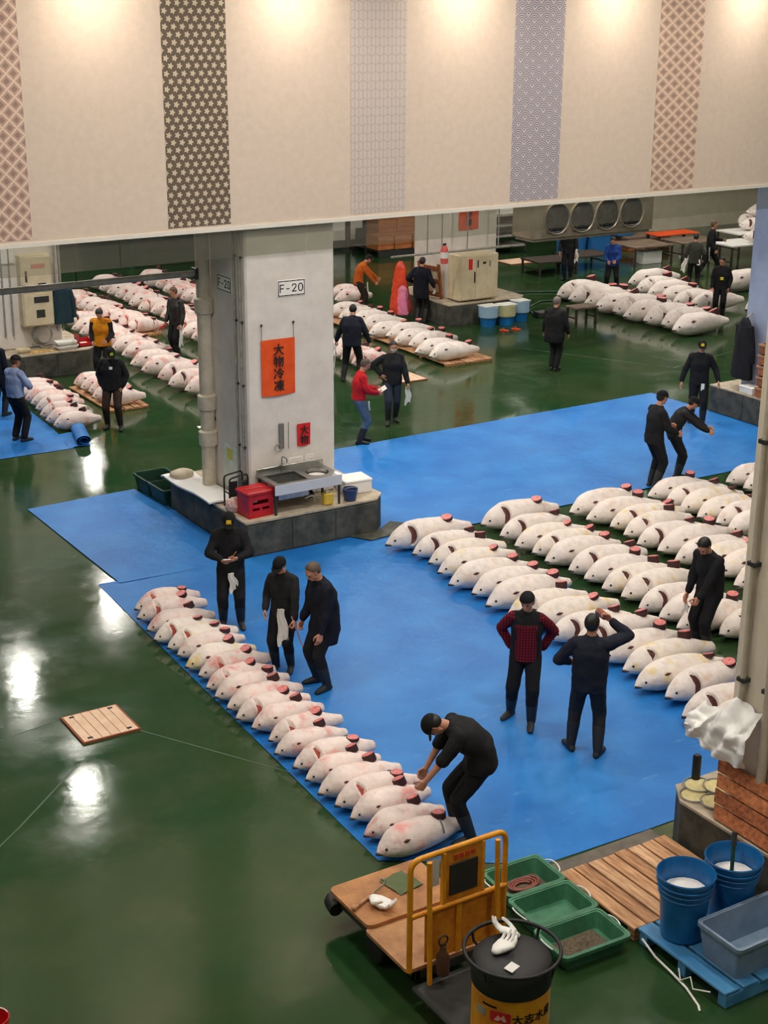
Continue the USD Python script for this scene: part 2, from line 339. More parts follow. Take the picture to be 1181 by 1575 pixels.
# ------------------------------------------------------------------ blue sheets
def sheet(label, poly, z=.004, wob=.006, name='blue_sheet', seed=0):
    P = Polygon(poly); x0, y0, x1, y1 = P.bounds
    import shapely
    cells = []
    gx = np.arange(x0, x1, .25); gy = np.arange(y0, y1, .25)
    V, F, idx = [], [], {}
    def vid(x, y):
        k = (round(x, 4), round(y, 4))
        if k not in idx: idx[k] = len(V); V.append((x, y))
        return idx[k]
    for a in gx:
        for b in gy:
            c = shapely.box(a, b, a+.25, b+.25).intersection(P)
            for g in getattr(c, 'geoms', [c]):
                if g.geom_type != 'Polygon' or g.area < 1e-6: continue
                q = list(g.exterior.coords)[:-1]
                if not g.exterior.is_ccw: q = q[::-1]
                ids = [vid(*p) for p in q]
                for k in range(1, len(ids)-1): F.append((ids[0], ids[k], ids[k+1]))
    V = np.array(V)
    h = z+.002+wob*(meshkit.fbm(np.stack([V[:, 0]*1.3, V[:, 1]*1.3, 0*V[:, 0]+seed], 1), 3)-.3).clip(0, 1)*2
    o = obj(name, trimesh.Trimesh(np.column_stack([V, h]), F, process=False), M_tarp, None, True, label, 'sheet')
    return o
sheet('large central blue sheet on the floor, under and between the tuna rows', [(7.27, 19.62), (6.9, 11.12), (8.3, 10.2), (9.6, 10.16), (12.6, 10.16), (13.15, 12.0), (13.2, 18.4), (13.6, 19.05), (13.6, 19.62)], .004, seed=1)
sheet('blue sheet on the floor left of the white column with the sink', [(7.56, 19.5), (9.63, 19.4), (9.63, 22.5), (9.50, 23.55), (7.52, 23.45)], .010, seed=2)
sheet('wide blue sheet on the floor right of the white column, beyond the tuna rows', [(12.1, 19.2), (13.6, 18.95), (20.2, 18.9), (22.02, 19.2), (22.02, 21.86), (21.95, 24.05), (13.7, 23.85), (12.15, 23.8)], .010, seed=3)
sheet('blue sheet at the left edge, under the man in the light blue shirt', [(5.2, 26.45), (8.05, 26.5), (9.5, 26.5), (9.62, 28.0), (9.75, 31.4), (5.2, 31.3)], .004, seed=4)
# rolled end of the left sheet
roll = grid_sheet(lambda u, v: ((.05+.07*u)*math.cos(u*10)*1.3+.1*v, v*.95, .125+(.05+.07*u)*math.sin(u*10)*.85), 44, 5, .004)
tr = thing('rolled_sheet', 'rolled-up end of blue sheet beside the left tuna row', 'sheet', (9.72, 26.5, 0), -8)
obj('roll', roll, M_tarp, tr, 40)
obj('flap', grid_sheet(lambda u, v: (-.3+.42*u, v*.98, .012+.02*math.sin(u*3)**2+.01*math.sin(v*7)), 8, 10, .003), M_tarp, tr, 40)
# ------------------------------------------------------------------ frozen tuna
def fish_material(name, base, stain, amount, scale, second=None):
    n = {'tc': ('texture_coordinate', {}), 'oi': ('object_info', {}), 'ad': ('vector_math', {'math_type': 'multiply_add', 'vector2': (1, 1, 1)}),
         'n1': ('noise_texture', {'scale': scale, 'detail': 3, 'roughness': .55}), 'r1': ('rgb_ramp', {'ramp': [(0, (0, 0, 0)), (amount, (0, 0, 0)), (min(amount+.16, .99), (1, 1, 1)), (1, (1, 1, 1))]}),
         'n2': ('noise_texture', {'scale': 9.0, 'detail': 5}), 'r2': ('rgb_ramp', {'ramp': [(0, lin(base)), (.5, lin(base)), (.8, lin(tuple(c*.90 for c in base))), (1, lin(tuple(c*.82 for c in base)))]}),
         'mx': ('mix', {'color2': lin(stain)}), 'bn': ('noise_texture', {'scale': 22.0, 'detail': 6}), 'bp': ('bump', {'strength': .45, 'distance': .014}), 'sc': ('math', {'math_type': 'multiply', 'value2': 37.0}),
         'p': ('principled_bsdf', {'roughness': .5, 'specular_ior_level': .4, 'subsurface_weight': 0.0})}
    l = [('oi.random', 'sc.value1'), ('tc.object', 'ad.vector1'), ('sc.value', 'ad.vector3'), ('ad.vector', 'n1.vector'), ('n1.fac', 'r1.fac'), ('tc.object', 'n2.vector'), ('n2.fac', 'r2.fac'), ('r2.color', 'mx.color1'), ('r1.color', 'mx.fac'), ('mx.color', 'p.base_color'), ('tc.object', 'bn.vector'), ('bn.fac', 'bp.height'), ('bp.normal', 'p.normal')]
    return usdkit.material(stage, '/World/Looks/'+name, n, l, surface='p.BSDF')
M_fish = {'pink': fish_material('frosted_skin_pink', (238, 220, 212), (230, 160, 152), .54, 4.2), 'white': fish_material('frosted_skin_white', (240, 228, 220), (224, 200, 182), .58, 4.0), 'yellow': fish_material('frosted_skin_yellow', (240, 228, 218), (232, 206, 128), .56, 4.2)}
M_gill = mat('gill_red', (112, 60, 54), .6, (70, 40, 36), 14)
M_gillp = mat('gill_pink', (196, 96, 86), .55, (140, 62, 56), 16)
M_flesh = mat('tail_flesh', (206, 92, 92), .45, (232, 150, 144), 28)
M_rind = mat('tail_rind', (74, 34, 36), .6, (50, 26, 28), 14)
M_eye = mat('fish_eye', (38, 40, 46), .25)
M_mouth = mat('fish_mouth', (60, 52, 54), .6)
M_cord = mat('tail_cord', (96, 122, 128), .7)
TT = np.array([0, .012, .03, .06, .1, .16, .23, .3, .38, .46, .55, .64, .73, .82, .9, .96, 1.0])
RR = np.array([.04, .13, .23, .37, .53, .73, .90, .98, 1.0, .985, .945, .87, .76, .61, .47, .38, .31])
CC = np.array([.30, .31, .33, .36, .395, .43, .455, .47, .475, .475, .47, .455, .44, .42, .40, .385, .375])   # height of the axis over girth
from scipy.interpolate import PchipInterpolator
fish_r, fish_c = PchipInterpolator(TT, RR), PchipInterpolator(TT, CC)
def fish_point(t, a, L, D, off=0.0):
    """a: angle around, 0 = toward -y (the visible flank), 90 deg = back"""
    r = float(fish_r(t))*D/2+off
    return np.array([t*L, -r*math.cos(a), max(float(fish_c(t))*D+r*math.sin(a)*(1.04 if math.sin(a) > 0 else .95), .004)])
def gill(t, a):
    """>0 inside the cut gill opening of the visible flank; second value: height of the gill cover edge before it"""
    da = ((a+math.pi) % (2*math.pi))-math.pi
    tc = .228+.030*math.cos((da-.45)*1.4); dd = (da-.48)/.95
    q = 1-((t-tc)/.032)**2-dd*dd
    e = math.exp(-((t-tc+.040)/.018)**2)*max(0, 1-dd*dd)
    return q, e
def fish(name, label, loc, rz, group, L, D, kind, skin, tail=.70, seed=0, scale=None, cord=False, gillm=None):
    t_ = thing(name, label, 'tuna', loc, rz, group, scale=scale)
    na = 40; rings = []
    tt = np.concatenate([np.linspace(0, .12, 10)[:-1], np.linspace(.12, .34, 26)[:-1], np.linspace(.34, 1, 22)])
    for t in tt:
        ring_ = []; r0 = float(fish_r(t)); c0 = float(fish_c(t))*D
        for k in range(na):
            a = 2*math.pi*k/na; r = r0*D/2
            if kind == 'open':
                q, e = gill(t, a)
                if q > 0: r -= .16*D*q**.5
                r += .035*D*e
            z = c0+r*math.sin(a)*(1.04 if math.sin(a) > 0 else .95)
            if z < .03*D: z = .012*D
            ring_.append((t*L, -r*math.cos(a), z))
        rings.append(ring_)
    m = loft(rings)
    nz = meshkit.fbm(m.vertices*np.array([4, 5, 5])*.43/D*1.0+seed*11.3, 4, seed)-.5
    m.vertices += m.vertex_normals*(nz*.11*D)[:, None]*np.clip(m.vertices[:, 2:3]/(.3*D), 0, 1)
    m.vertices[:, 2] = np.maximum(m.vertices[:, 2], .002)
    obj('body', m, M_fish[skin], t_, True)
    P = lambda t, a, o=0: fish_point(t, a, L, D, o)
    if kind == 'open':
        def gp(u, v):
            a = .48+(u-.5)*1.75; w = math.sqrt(max(0, 1-(2*u-1)**2)); t = .228+.030*math.cos((a-.45)*1.4)+(v-.5)*.058*w
            q = max(gill(t, a)[0], 0); return P(t, a, -.16*D*q**.5+.018*D+.035*D*gill(t, a)[1])
        obj('gill_opening', grid_sheet(gp, 14, 7), gillm or M_gill, t_, True, 'dark hollow where the gills were cut out')
    else:
        obj('gill_slit', tube([P(.26+(u-.5)*.07, .50, 0.002) for u in np.linspace(0, 1, 7)], [.002, .010*D/.4, .018*D/.4, .020*D/.4, .016*D/.4, .008*D/.4, .002], 6), M_gill, t_, True)
    obj('eye', xf(trimesh.creation.icosphere(1, .016*D/.4), None, P(.075, .45, -.002)), M_eye, t_, True)
    q = [np.array([-.003*L, 0, .30*D]), P(.016, -.05, .001), P(.045, -.30, .001)]
    obj('mouth', tube(q, [.018*D/.4, .017*D/.4, .006*D/.4], 6), M_mouth, t_, True)
    c = P(1.0, 0); c[1] = 0; r = .31*D/2
    obj('tail_cut', xf(lathe([(0, 0), (r*.86, 0), (r*.86, .012), (0, .012)][::-1], 14), roty(90), c-np.array([.004, 0, 0])), mat_tailcut, t_)
    # slice of tail laid on the back
    th = (.045+.03*(seed % 3))*D/.4; rs = .080*D/.38*(1 if D < .5 else 1.1)
    Rt = rotx(14*((seed % 5)-2)/2-8)@roty(-9+8*((seed % 4)-1.5))
    top = P(tail, math.pi/2+.25*((seed % 3)-1), -.014)
    sl = obj('tail_slice', xf(lathe([(0, 0), (rs*.9, 0), (rs, .15*th), (rs, .85*th), (rs*.96, th), (0, th)], 18), Rt, top), M_rind, t_, 35, 'slice of the tail lying on the back')
    obj('flesh', xf(lathe([(0, 0), (rs*.9, 0), (rs*.88, .006), (0, .006)], 18), Rt, top+Rt@np.array([0, 0, th-.001])), M_flesh, sl, 35)
    if cord: obj('cord', tube([P(tail-.03, a, .012) for a in np.linspace(.2, 2.6, 12)], .008, 5), M_cord, t_, True)
    return t_
mat_tailcut = mat('tail_cut_face', (226, 190, 178), .5, (200, 130, 124), 30)
FISH_ROWS = {
    'L': [(7.29, 18.23), (7.19, 17.92), (7.14, 17.38), (7.09, 17.04), (7.13, 16.68), (7.15, 16.48), (7.09, 16.04), (7.12, 15.73), (7.06, 15.36), (7.03, 15.10), (7.02, 14.72), (7.00, 14.49), (7.05, 14.20), (7.08, 13.80), (6.99, 13.51), (7.01, 13.04), (7.00, 12.77), (6.96, 12.41), (6.99, 12.13), (7.00, 11.86), (6.95, 11.48), (6.87, 11.08)],
    'R1': [(11.62, 18.53), (11.78, 17.96), (11.78, 17.51), (11.68, 17.16), (11.55, 16.63), (11.64, 16.17), (11.54, 15.64), (11.60, 15.25), (11.62, 14.79), (11.61, 14.32), (11.71, 13.96), (11.76, 13.46), (11.79, 13.07), (11.62, 12.64), (11.73, 12.23), (11.56, 11.71), (11.50, 11.30)],
    'R2': [(13.44, 18.53), (13.40, 17.84), (13.33, 17.30), (13.38, 16.97), (13.32, 16.59), (13.38, 16.05), (13.39, 15.74), (13.35, 15.29), (13.38, 14.94), (13.33, 14.51), (13.36, 14.14), (13.31, 13.75), (13.66, 13.31), (13.66, 12.85)],
    'R3': [(15.06, 18.27), (15.08, 17.85), (15.19, 17.37), (15.13, 16.96), (15.03, 16.52), (15.10, 16.10), (15.03, 15.63), (15.15, 15.33), (15.21, 15.01), (15.09, 14.48)],
    'R4': [(16.79, 18.28), (16.75, 17.74), (16.75, 17.40), (16.75, 16.98), (16.80, 16.63), (16.65, 16.23)],
    'R5': [(18.52, 18.17), (18.51, 17.75)],
    'FR1': [(26.57, 33.30), (26.47, 32.63), (26.49, 31.93), (26.29, 31.21), (26.40, 30.63), (26.25, 30.03), (26.32, 29.22), (26.41, 28.69), (26.21, 28.07)],
    'FR2': [(29.62, 33.76), (29.11, 32.63), (28.92, 31.94), (28.73, 31.28), (28.69, 30.76), (28.71, 30.12)],
    'FR3': [(31.72, 31.95), (29.75, 29.05)],
    'MA': [(19.65, 34.36), (19.60, 33.70), (19.50, 32.91), (19.38, 32.15), (19.24, 31.35), (19.47, 31.04), (19.27, 30.34), (19.38, 29.92), (19.11, 29.15), (19.15, 28.70)],
    'MB': [(17.45, 30.75), (17.40, 30.25), (17.35, 29.75), (17.35, 29.25)],
    'MC': [(21.09, 36.81), (20.84, 36.07)],
    'LA': [(9.80, 30.86), (9.77, 30.43), (9.76, 30.06), (9.75, 29.69), (9.69, 29.21), (9.61, 28.66), (9.57, 28.21), (9.57, 27.76)],
    'LB': [(11.08, 30.64), (11.07, 30.18), (11.11, 29.90), (11.01, 29.38), (11.03, 28.87)],
    'LC': [(13.19, 36.86), (13.08, 36.01), (13.05, 35.48), (13.04, 34.97), (13.06, 34.28), (13.08, 33.60), (13.06, 32.90), (12.87, 31.66), (12.86, 31.07), (12.89, 30.11), (12.84, 29.47), (12.94, 28.88)],
    'LD': [(14.16, 39.72), (14.01, 38.86), (14.14, 38.37), (14.11, 37.78), (14.09, 37.20), (14.08, 36.63), (14.12, 36.14), (14.14, 35.66), (14.22, 35.25)],
    'LE': [(15.71, 41.60), (15.75, 40.97), (15.72, 40.26), (15.71, 39.70), (15.72, 39.25), (15.59, 38.46), (15.55, 37.65), (15.69, 37.26), (15.66, 36.48), (15.45, 35.55), (15.31, 34.71), (15.23, 34.03), (15.24, 33.51)],
    'LF': [(17.31, 41.78), (17.23, 41.20), (17.32, 40.74), (17.23, 39.96), (17.18, 39.30), (17.17, 38.74), (17.17, 38.08), (16.86, 36.99), (16.46, 35.82)],
}
ORD = 'first second third fourth fifth sixth seventh eighth ninth tenth eleventh twelfth thirteenth fourteenth fifteenth sixteenth seventeenth eighteenth nineteenth twentieth twenty-first twenty-second'.split()
ROW_INFO = {  # row: (place words, group, length, girth, z, far end first, skins)
    'L': ('row along the left edge of the central blue sheet', 'tuna along the left edge of the central blue sheet', .99, .335, .0, 'pink'),
    'R1': ('row on the right edge of the central blue sheet', 'tuna on the right edge of the central blue sheet', 1.46, .415, .0, 'mix'),
    'R2': ('first row on green floor right of the blue sheet', 'tuna in the first row on the green floor', 1.42, .415, 0, 'mix'),
    'R3': ('second row on green floor right of the blue sheet', 'tuna in the second row on the green floor', 1.5, .42, 0, 'mix'),
    'R4': ('third row on green floor right of the blue sheet', 'tuna in the third row on the green floor', 1.42, .415, 0, 'mix'),
    'R5': ('fourth row on green floor, behind the right pillar', 'tuna in the fourth row on the green floor', 1.42, .415, 0, 'white'),
    'FR1': ('near row of huge tuna at upper right', 'huge tuna in the near row at upper right', 1.95, .59, .02, 'white'),
    'FR2': ('far row of huge tuna at upper right', 'huge tuna in the far row at upper right', 1.9, .545, .02, 'white'),
    'FR3': ('huge tuna beside the bluish column', 'huge tuna beside the bluish column', 1.9, .64, .02, 'white'),
    'MA': ('long row behind the red-jacketed man', 'tuna in the long row beyond the white column', 1.36, .42, .08, 'white'),
    'MB': ('short row beside the red-jacketed man', 'tuna in the short row beside the white column', 1.1, .42, .02, 'pink'),
    'MC': ('pair behind the orange-jacketed man', 'tuna pair behind the orange-jacketed man', 1.2, .42, .02, 'pink'),
    'LA': ('row on the left-edge blue sheet', 'tuna on the left-edge blue sheet', 1.0, .36, .02, 'pink'),
    'LB': ('short row behind the black-jacketed man at left', 'tuna in the short row behind the black-jacketed man', .95, .36, .06, 'pink'),
    'LC': ('nearest long row left of the white column', 'tuna in the nearest long row left of the white column', 1.25, .45, .02, 'pink'),
    'LD': ('row on a pallet beyond the yellow-jacketed man', 'tuna in the row beyond the yellow-jacketed man', 1.08, .40, .08, 'pink'),
    'LE': ('third long row at upper left', 'tuna in the third long row at upper left', 1.15, .45, .02, 'pink'),
    'LF': ('farthest row at upper left', 'tuna in the farthest row at upper left', 1.15, .45, .02, 'pink'),
}
PROTO = {}
rr_ = random.Random(11)
R1_KIND = 'OOOSSSSOSOOSOSOOS'; R2_KIND = 'OOSOSOSOOOSSOS'; R3_KIND = 'SSOOOSOSSS'; R4_KIND = 'SOSSOS'; L_KIND = 'OOSOOSSOOSSOSOSOSSOSSS'
for row, pts in FISH_ROWS.items():
    place, group, L, D, z, skin = ROW_INFO[row]
    kinds = {'R1': R1_KIND, 'R2': R2_KIND, 'R3': R3_KIND, 'R4': R4_KIND, 'L': L_KIND}.get(row)
    n = len(pts); pts = sorted(pts, key=lambda p: -p[1]); ev = np.linspace(pts[0][1], pts[-1][1], n); pts = [(p[0], .5*p[1]+.5*e) for p, e in zip(pts, ev)]
    for i, (x, y) in enumerate(pts):
        k = (kinds[i] if kinds else rr_.choice('OSS'))
        sk = skin if skin != 'mix' else ('yellow' if (i*7+len(row)) % 5 in (1, 3) else 'white')
        if row == 'L' and i in (3, 4, 6): sk = 'yellow'
        s = 1+rr_.uniform(-.06, .05)
        if row == 'R1' and i == 0 or row == 'R2' and i == 0: s = 1.10
        if row == 'L' and i == n-1: s = 1.06
        fam = 'L' if L < 1.2 else 'H' if L > 1.8 else 'R'
        baseL, baseD = {'L': (1.0, .35), 'R': (1.45, .43), 'H': (1.95, .66)}[fam]
        var = rr_.randrange(2)
        key = (fam, k, sk, var)
        j = n-1-i
        if n == 1: lab = f'frosted white tuna, {place}'
        elif i <= j: lab = f'frosted tuna, {"farthest" if i == 0 else ORD[i]+" from far end"}, {place}'
        else: lab = f'frosted tuna, {"nearest" if j == 0 else ORD[j]+" from near end"}, {place}'
        sc = (s*L/baseL, s*D/baseD, s*D/baseD)
        zz = z if z else .012
        rz = rr_.uniform(-3, 2)
        loc = (x-.02, y+.0, zz)
        if key not in PROTO:
            PROTO[key] = fish('frozen_tuna', lab, loc, rz, group, baseL, baseD, 'open' if k == 'O' else 'shut', sk, tail=.66+.06*var if fam == 'L' else .70+.10*var, seed=len(PROTO)+3, scale=sc, cord=(fam == 'L' and var == 1), gillm=M_gillp if fam == 'L' else None)
        else:
            dup(PROTO[key], 'frozen_tuna', lab, 'tuna', loc, rz, group, scale=sc)
# ------------------------------------------------------------------ people
MF = m3.Manifold
ICO = np.asarray(trimesh.creation.icosphere(1).vertices)
def ball(c, r): return np.asarray(c, float)+ICO*np.asarray(r)
def hull(*P): return MF.hull_points(np.ascontiguousarray(np.vstack(P)))
def bone(a, ra, b, rb): return hull(ball(a, ra), ball(b, rb))
def ellipse_pts(rx, ry, n=20): 
    a = np.linspace(0, 2*math.pi, n, endpoint=False)
    return np.stack([rx*np.sign(np.cos(a))*np.abs(np.cos(a))**.85, ry*np.sign(np.sin(a))*np.abs(np.sin(a))**.85], 1)
def to_tm(m):
    q = m.to_mesh(); return trimesh.Trimesh(np.array(q.vert_properties[:, :3], float), np.array(q.tri_verts), process=False)
def to_mf(t): return MF(m3.Mesh(np.ascontiguousarray(t.vertices, np.float32), np.ascontiguousarray(t.faces, np.uint32)))
def union(parts): return MF.batch_boolean(parts, m3.OpType.Add)
def soften(m, step, it=8):
    m = m.simplify(.002) if hasattr(m, 'simplify') else m
    t = to_tm(m.refine_to_length(step))
    trimesh.smoothing.filter_taubin(t, lamb=.5, nu=.51, iterations=it)
    return t
def ik(a, target, l1, l2, pole):
    a, target, pole = (np.asarray(v, float) for v in (a, target, pole))
    d = target-a; D = np.linalg.norm(d); D2 = min(D, (l1+l2)*.998); u = d/D; e = a+u*D2
    x = (l1*l1-l2*l2+D2*D2)/(2*D2); h = math.sqrt(max(l1*l1-x*x, 0)); w = pole-u*(pole@u); w /= np.linalg.norm(w)
    return a+u*x+w*h, e
def hand_mesh(curl):
    parts = [hull(ball((.0, .0, 0), (.02, .024, .017)), ball((.088, .033, 0), .0125), ball((.09, 0, .002), .0135), ball((.083, -.033, 0), .0115), ball((.03, .03, -.004), .014), ball((.03, -.026, 0), .013))]
    for y, L, x in ((.031, .072, .088), (.0105, .080, .092), (-.010, .073, .089), (-.030, .057, .083)):
        p = np.array([x, y, 0]); an = math.radians(curl*.7); r = .0092
        for k, f in enumerate((.45, .32, .23)):
            q = p+np.array([math.cos(an), 0.04*(y/.03), -math.sin(an)])*L*f
            parts.append(bone(p, r, q, r-.0008)); p, r = q, r-.0008; an += math.radians(curl)
    a = np.array([.022, .03, -.008]); b = np.array([.055, .060, -.022]); c = np.array([.085, .058, -.030-.012*curl/40]); d = np.array([.104, .047, -.034-.02*curl/40])
    parts += [bone(a, .014, b, .0115), bone(b, .0115, c, .0100), bone(c, .0100, d, .0085)]
    t = soften(union(parts), .007, 4); return t
HANDS = {k: hand_mesh(c) for k, c in (('relax', 24), ('grip', 62), ('flat', 8))}
def head_mesh():
    parts = [hull(ball((0, -.012, .132), (.076, .092, .092)), ball((0, .02, .12), (.070, .072, .085))),
             hull(ball((0, .035, .10), (.062, .050, .06)), ball((0, .064, .018), (.026, .018, .016)), ball((.045, .015, .035), .018), ball((-.045, .015, .035), .018)),
             hull(ball((0, .086, .12), .008), ball((0, .108, .078), .0095), ball((.013, .094, .075), .007), ball((-.013, .094, .075), .007)),
             hull(ball((.022, .084, .045), .006), ball((-.022, .084, .045), .006), ball((0, .091, .047), .007)),
             hull(ball((.05, .070, .135), .009), ball((-.05, .070, .135), .009), ball((0, .082, .135), .010))]
    for s in (-1, 1):
        parts.append(hull(ball((s*.078, -.004, .128), (.007, .016, .012)), ball((s*.076, .0, .092), (.006, .010, .010))))
    return soften(union(parts), .013, 5)
HEAD = head_mesh()
M_skin = mat('skin', (206, 150, 122), .55, (190, 130, 104), 7)
M_eyew, M_lip = mat('eye_dark', (40, 30, 28), .3), mat('lips', (160, 96, 88), .5)
M_hairs = {'black': mat('hair_black', (28, 24, 24), .5), 'grey': mat('hair_grey', (120, 108, 98), .6), 'brown': mat('hair_brown', (92, 66, 46), .55), 'thin': mat('hair_thin', (92, 74, 62), .6)}
CLOTH = {}
def cloth(name, c, c2=None, sc=5):
    if name not in CLOTH: CLOTH[name] = mat('cloth_'+name, c, .85, c2 or tuple(v*.86 for v in c), sc, bump=.55, bscale=11, spec=.25, bdist=.025)
    return CLOTH[name]
M_boot = mat('rubber_boot', (34, 34, 36), .6)
def plaid():
    n = {'t': ('texture_coordinate', {}), 'w1': ('wave_texture', {'wave_type': 'bands', 'bands_direction': 'x', 'scale': 9.0, 'detail': 0.0}), 'w2': ('wave_texture', {'wave_type': 'bands', 'bands_direction': 'z', 'scale': 9.0, 'detail': 0.0}),
         'a': ('mix', {'mix_type': 'multiply', 'fac': 1.0}), 'r': ('rgb_ramp', {'ramp': [(0, lin((70, 18, 28))), (.3, lin((120, 26, 42))), (1, lin((150, 34, 52)))]}), 'p': ('principled_bsdf', {'roughness': .85, 'specular_ior_level': .2})}
    return usdkit.material(stage, '/World/Looks/cloth_plaid', n, [('t.object', 'w1.vector'), ('t.object', 'w2.vector'), ('w1.color', 'a.color1'), ('w2.color', 'a.color2'), ('a.color', 'r.fac'), ('r.color', 'p.base_color')], surface='p.BSDF')

def person(label, loc, phi, H=1.70, lean=0, head=(10, 0), hands=None, poles=None, hp=('relax', 'relax'), hdir=(None, None), palm=(None, None), feet=((-.11, .0), (.11, .0)), toes=(-12, 12),
           top=None, sleeve=1.0, hem=.80, wide=1.0, legs=None, boots='tall', hat=None, hatc=None, patch=None, hair='black', vest=None, mask=False, sit=0.0, front=True):
    """local frame: x right, y forward, z up. Returns the thing and a dict of local joints"""
    S = H/1.70; k_ = 'person'
    t = thing('person', label, k_, (loc[0], loc[1], loc[2] if len(loc) > 2 else 0), -(32+phi))
    seed = used[('/World', 'person')]
    la = math.radians(lean); z0 = .93-sit; shift = -.17*math.sin(la)
    def ang(h): return la*min(max(h, 0)/.26, 1.0)
    hs = np.linspace(0, .8, 81); dy = np.sin([ang(h) for h in hs]); dz = np.cos([ang(h) for h in hs])
    Y = np.concatenate([[0], np.cumsum(dy[:-1]*.01)]); Z = np.concatenate([[0], np.cumsum(dz[:-1]*.01)])
    def bend(P):
        P = np.atleast_2d(np.asarray(P, float)).copy(); h = P[:, 2]-.93
        a = np.array([ang(q) for q in h]); hh = np.clip(h, 0, .8)
        sy, sz = np.interp(hh, hs, Y), np.interp(hh, hs, Z)
        out = P.copy(); up_ = h > 0
        out[:, 1] = np.where(up_, sy+P[:, 1]*np.cos(a), P[:, 1]); out[:, 2] = np.where(up_, z0+sz-P[:, 1]*np.sin(a), z0+h)
        out[:, 1] += shift*np.clip((P[:, 2]-.5)/.4, 0, 1)
        return out
    b1 = lambda *p: bend([p])[0]
    def lev(rx, ry, z, y=0): e = ellipse_pts(rx, ry); return bend(np.column_stack([e[:, 0], e[:, 1]+y, np.full(len(e), z)]))
    sh = [b1(s*.160*wide**.5, -.005, 1.352) for s in (-1, 1)]
    hip = [b1(s*.088, 0, .89) for s in (-1, 1)]
    ank = [np.array([f[0], f[1], .085+(f[2] if len(f) > 2 else 0)]) for f in feet]
    knee = [ik(hip[i], ank[i], .435, .425, (feet[i][0]*.6, 1.0, 0))[0] for i in (0, 1)]
    ank = [ik(hip[i], ank[i], .435, .425, (0, 1.0, 0))[1] for i in (0, 1)]
    hands = hands or ((-.25, .05, .80), (.25, .05, .80)); poles = poles or ((-.5, -1, -.2), (.5, -1, -.2))
    elb, wr = zip(*[ik(sh[i], hands[i], .285, .255, poles[i]) for i in (0, 1)])
    # head
    hb = b1(0, .015, 1.475); Rh = rotz(-head[1])@rotx(-(lean*.75+head[0]))
    hx = lambda *p: hb+Rh@np.asarray(p, float)
    # body: one continuous skin
    B = [hull(lev(.145, .10, .86), lev(.15, .10, .95)), hull(lev(.145, .10, .95), lev(.135, .095, 1.05)), hull(lev(.135, .095, 1.05), lev(.155, .105, 1.25)), hull(lev(.155, .105, 1.25), lev(.13, .075, 1.38)),
         hull(lev(.10, .07, 1.38), lev(.058, .056, 1.43)), hull(lev(.056, .056, 1.40), ball(hb+Rh@np.array([0, -.012, .03]), .054))]
    for i in (0, 1):
        s = (-1, 1)[i]
        B += [bone(hip[i], .082, knee[i], .054), bone(knee[i], .054, ank[i], .038), bone(sh[i], .052, elb[i], .040), bone(elb[i], .040, wr[i], .027), bone(b1(s*.09, 0, 1.36), .05, sh[i], .052)]
        an = math.radians(-toes[i]); fdir = np.array([-math.sin(an), math.cos(an), 0])
        B.append(hull(ball(ank[i], .036), ball(ank[i]-fdir*.03+[0, 0, -.045], .028), ball(ank[i]+fdir*.12+[0, 0, -.055], (.03, .03, .018))))
    m = to_mf(soften(union(B), .03, 6))
    parts = [m, to_mf(xf(HEAD, Rh, hb))]
    hm = []
    for i in (0, 1):
        d = np.asarray(hdir[i], float) if hdir[i] is not None else wr[i]-elb[i]; d = d/np.linalg.norm(d)
        n = np.asarray(palm[i], float) if palm[i] is not None else np.array([(1, -1)[i], 0.0, 0.0])
        n = n-d*(n@d); n /= np.linalg.norm(n); R = np.stack([d, np.cross(-n, d), -n], 1)
        q = HANDS[hp[i]].copy()
        if i == 0: q.vertices[:, 1] *= -1; q.invert()
        parts.append(to_mf(xf(q, R, wr[i]+d*.004))); hm.append((wr[i]+d*.075+n*.02, d, n, R))
    body = union(parts)
    sc = lambda q: (q.apply_scale(S), q)[1]
    obj('body', sc(to_tm(body)), M_skin, t, 50)
    # face
    for s in (-1, 1): obj('eye', sc(xf(trimesh.creation.icosphere(1, .009), None, hx(s*.031, .083, .112))), M_eyew, t, True)
    obj('mouth', sc(tube([hx(-.02, .088, .046), hx(0, .097, .046), hx(.02, .088, .046)], .0035, 5)), M_lip, t, True)
    if mask: obj('face_mask', sc(to_tm(hull(ball(hx(0, .092, .075), .016), ball(hx(.045, .06, .07), .014), ball(hx(-.045, .06, .07), .014), ball(hx(0, .075, .02), .016)))), M_paper, t, 40)
    # hair and hat
    if hair:
        hr = MF.hull_points(ICO2*np.array([.084, .104, .106])+np.array([0, -.010, .126]))
        hr = hr.trim_by_plane((0, -.8, .6), .058 if hair != 'thin' else .072)
        obj('hair', sc(xf(soften(hr, .03, 1), Rh, hb)), M_hairs[hair], t, 50)
    if hat:
        cp = MF.hull_points(ICO2*np.array([.090, .110, .098])+np.array([0, -.006, .134])).trim_by_plane((0, -.12, 1), .138)
        c_ = obj('cap', sc(xf(to_tm(cp), Rh, hb)), cloth('cap_'+hat, hatc or (30, 30, 34)), t, 50)
        if hat != 'beanie':
            a = np.linspace(-1.15, 1.15, 11); out = [(math.sin(q)*.082, .045+math.cos(q)*.125, .137-.012*math.cos(q)) for q in a]; inn = [(math.sin(q)*.080, -.006+math.cos(q)*.10, .142) for q in a]
            br = MF.hull_points(np.array(out+inn+[(x, y, z-.006) for x, y, z in out+inn]))
            obj('brim', sc(xf(to_tm(br), Rh, hb)), cloth('brim_'+hat, tuple(v*.85 for v in (hatc or (30, 30, 34)))), c_)
        if patch: obj('cap_patch', sc(xf(to_tm(hull(ball((.03, .098, .155), .006), ball((-.03, .098, .155), .006), ball((.026, .080, .196), .006), ball((-.026, .080, .196), .006))), Rh, hb)), mat(f'cap_patch_{seed}', patch, .6), c_, label='bright patch on the cap front')
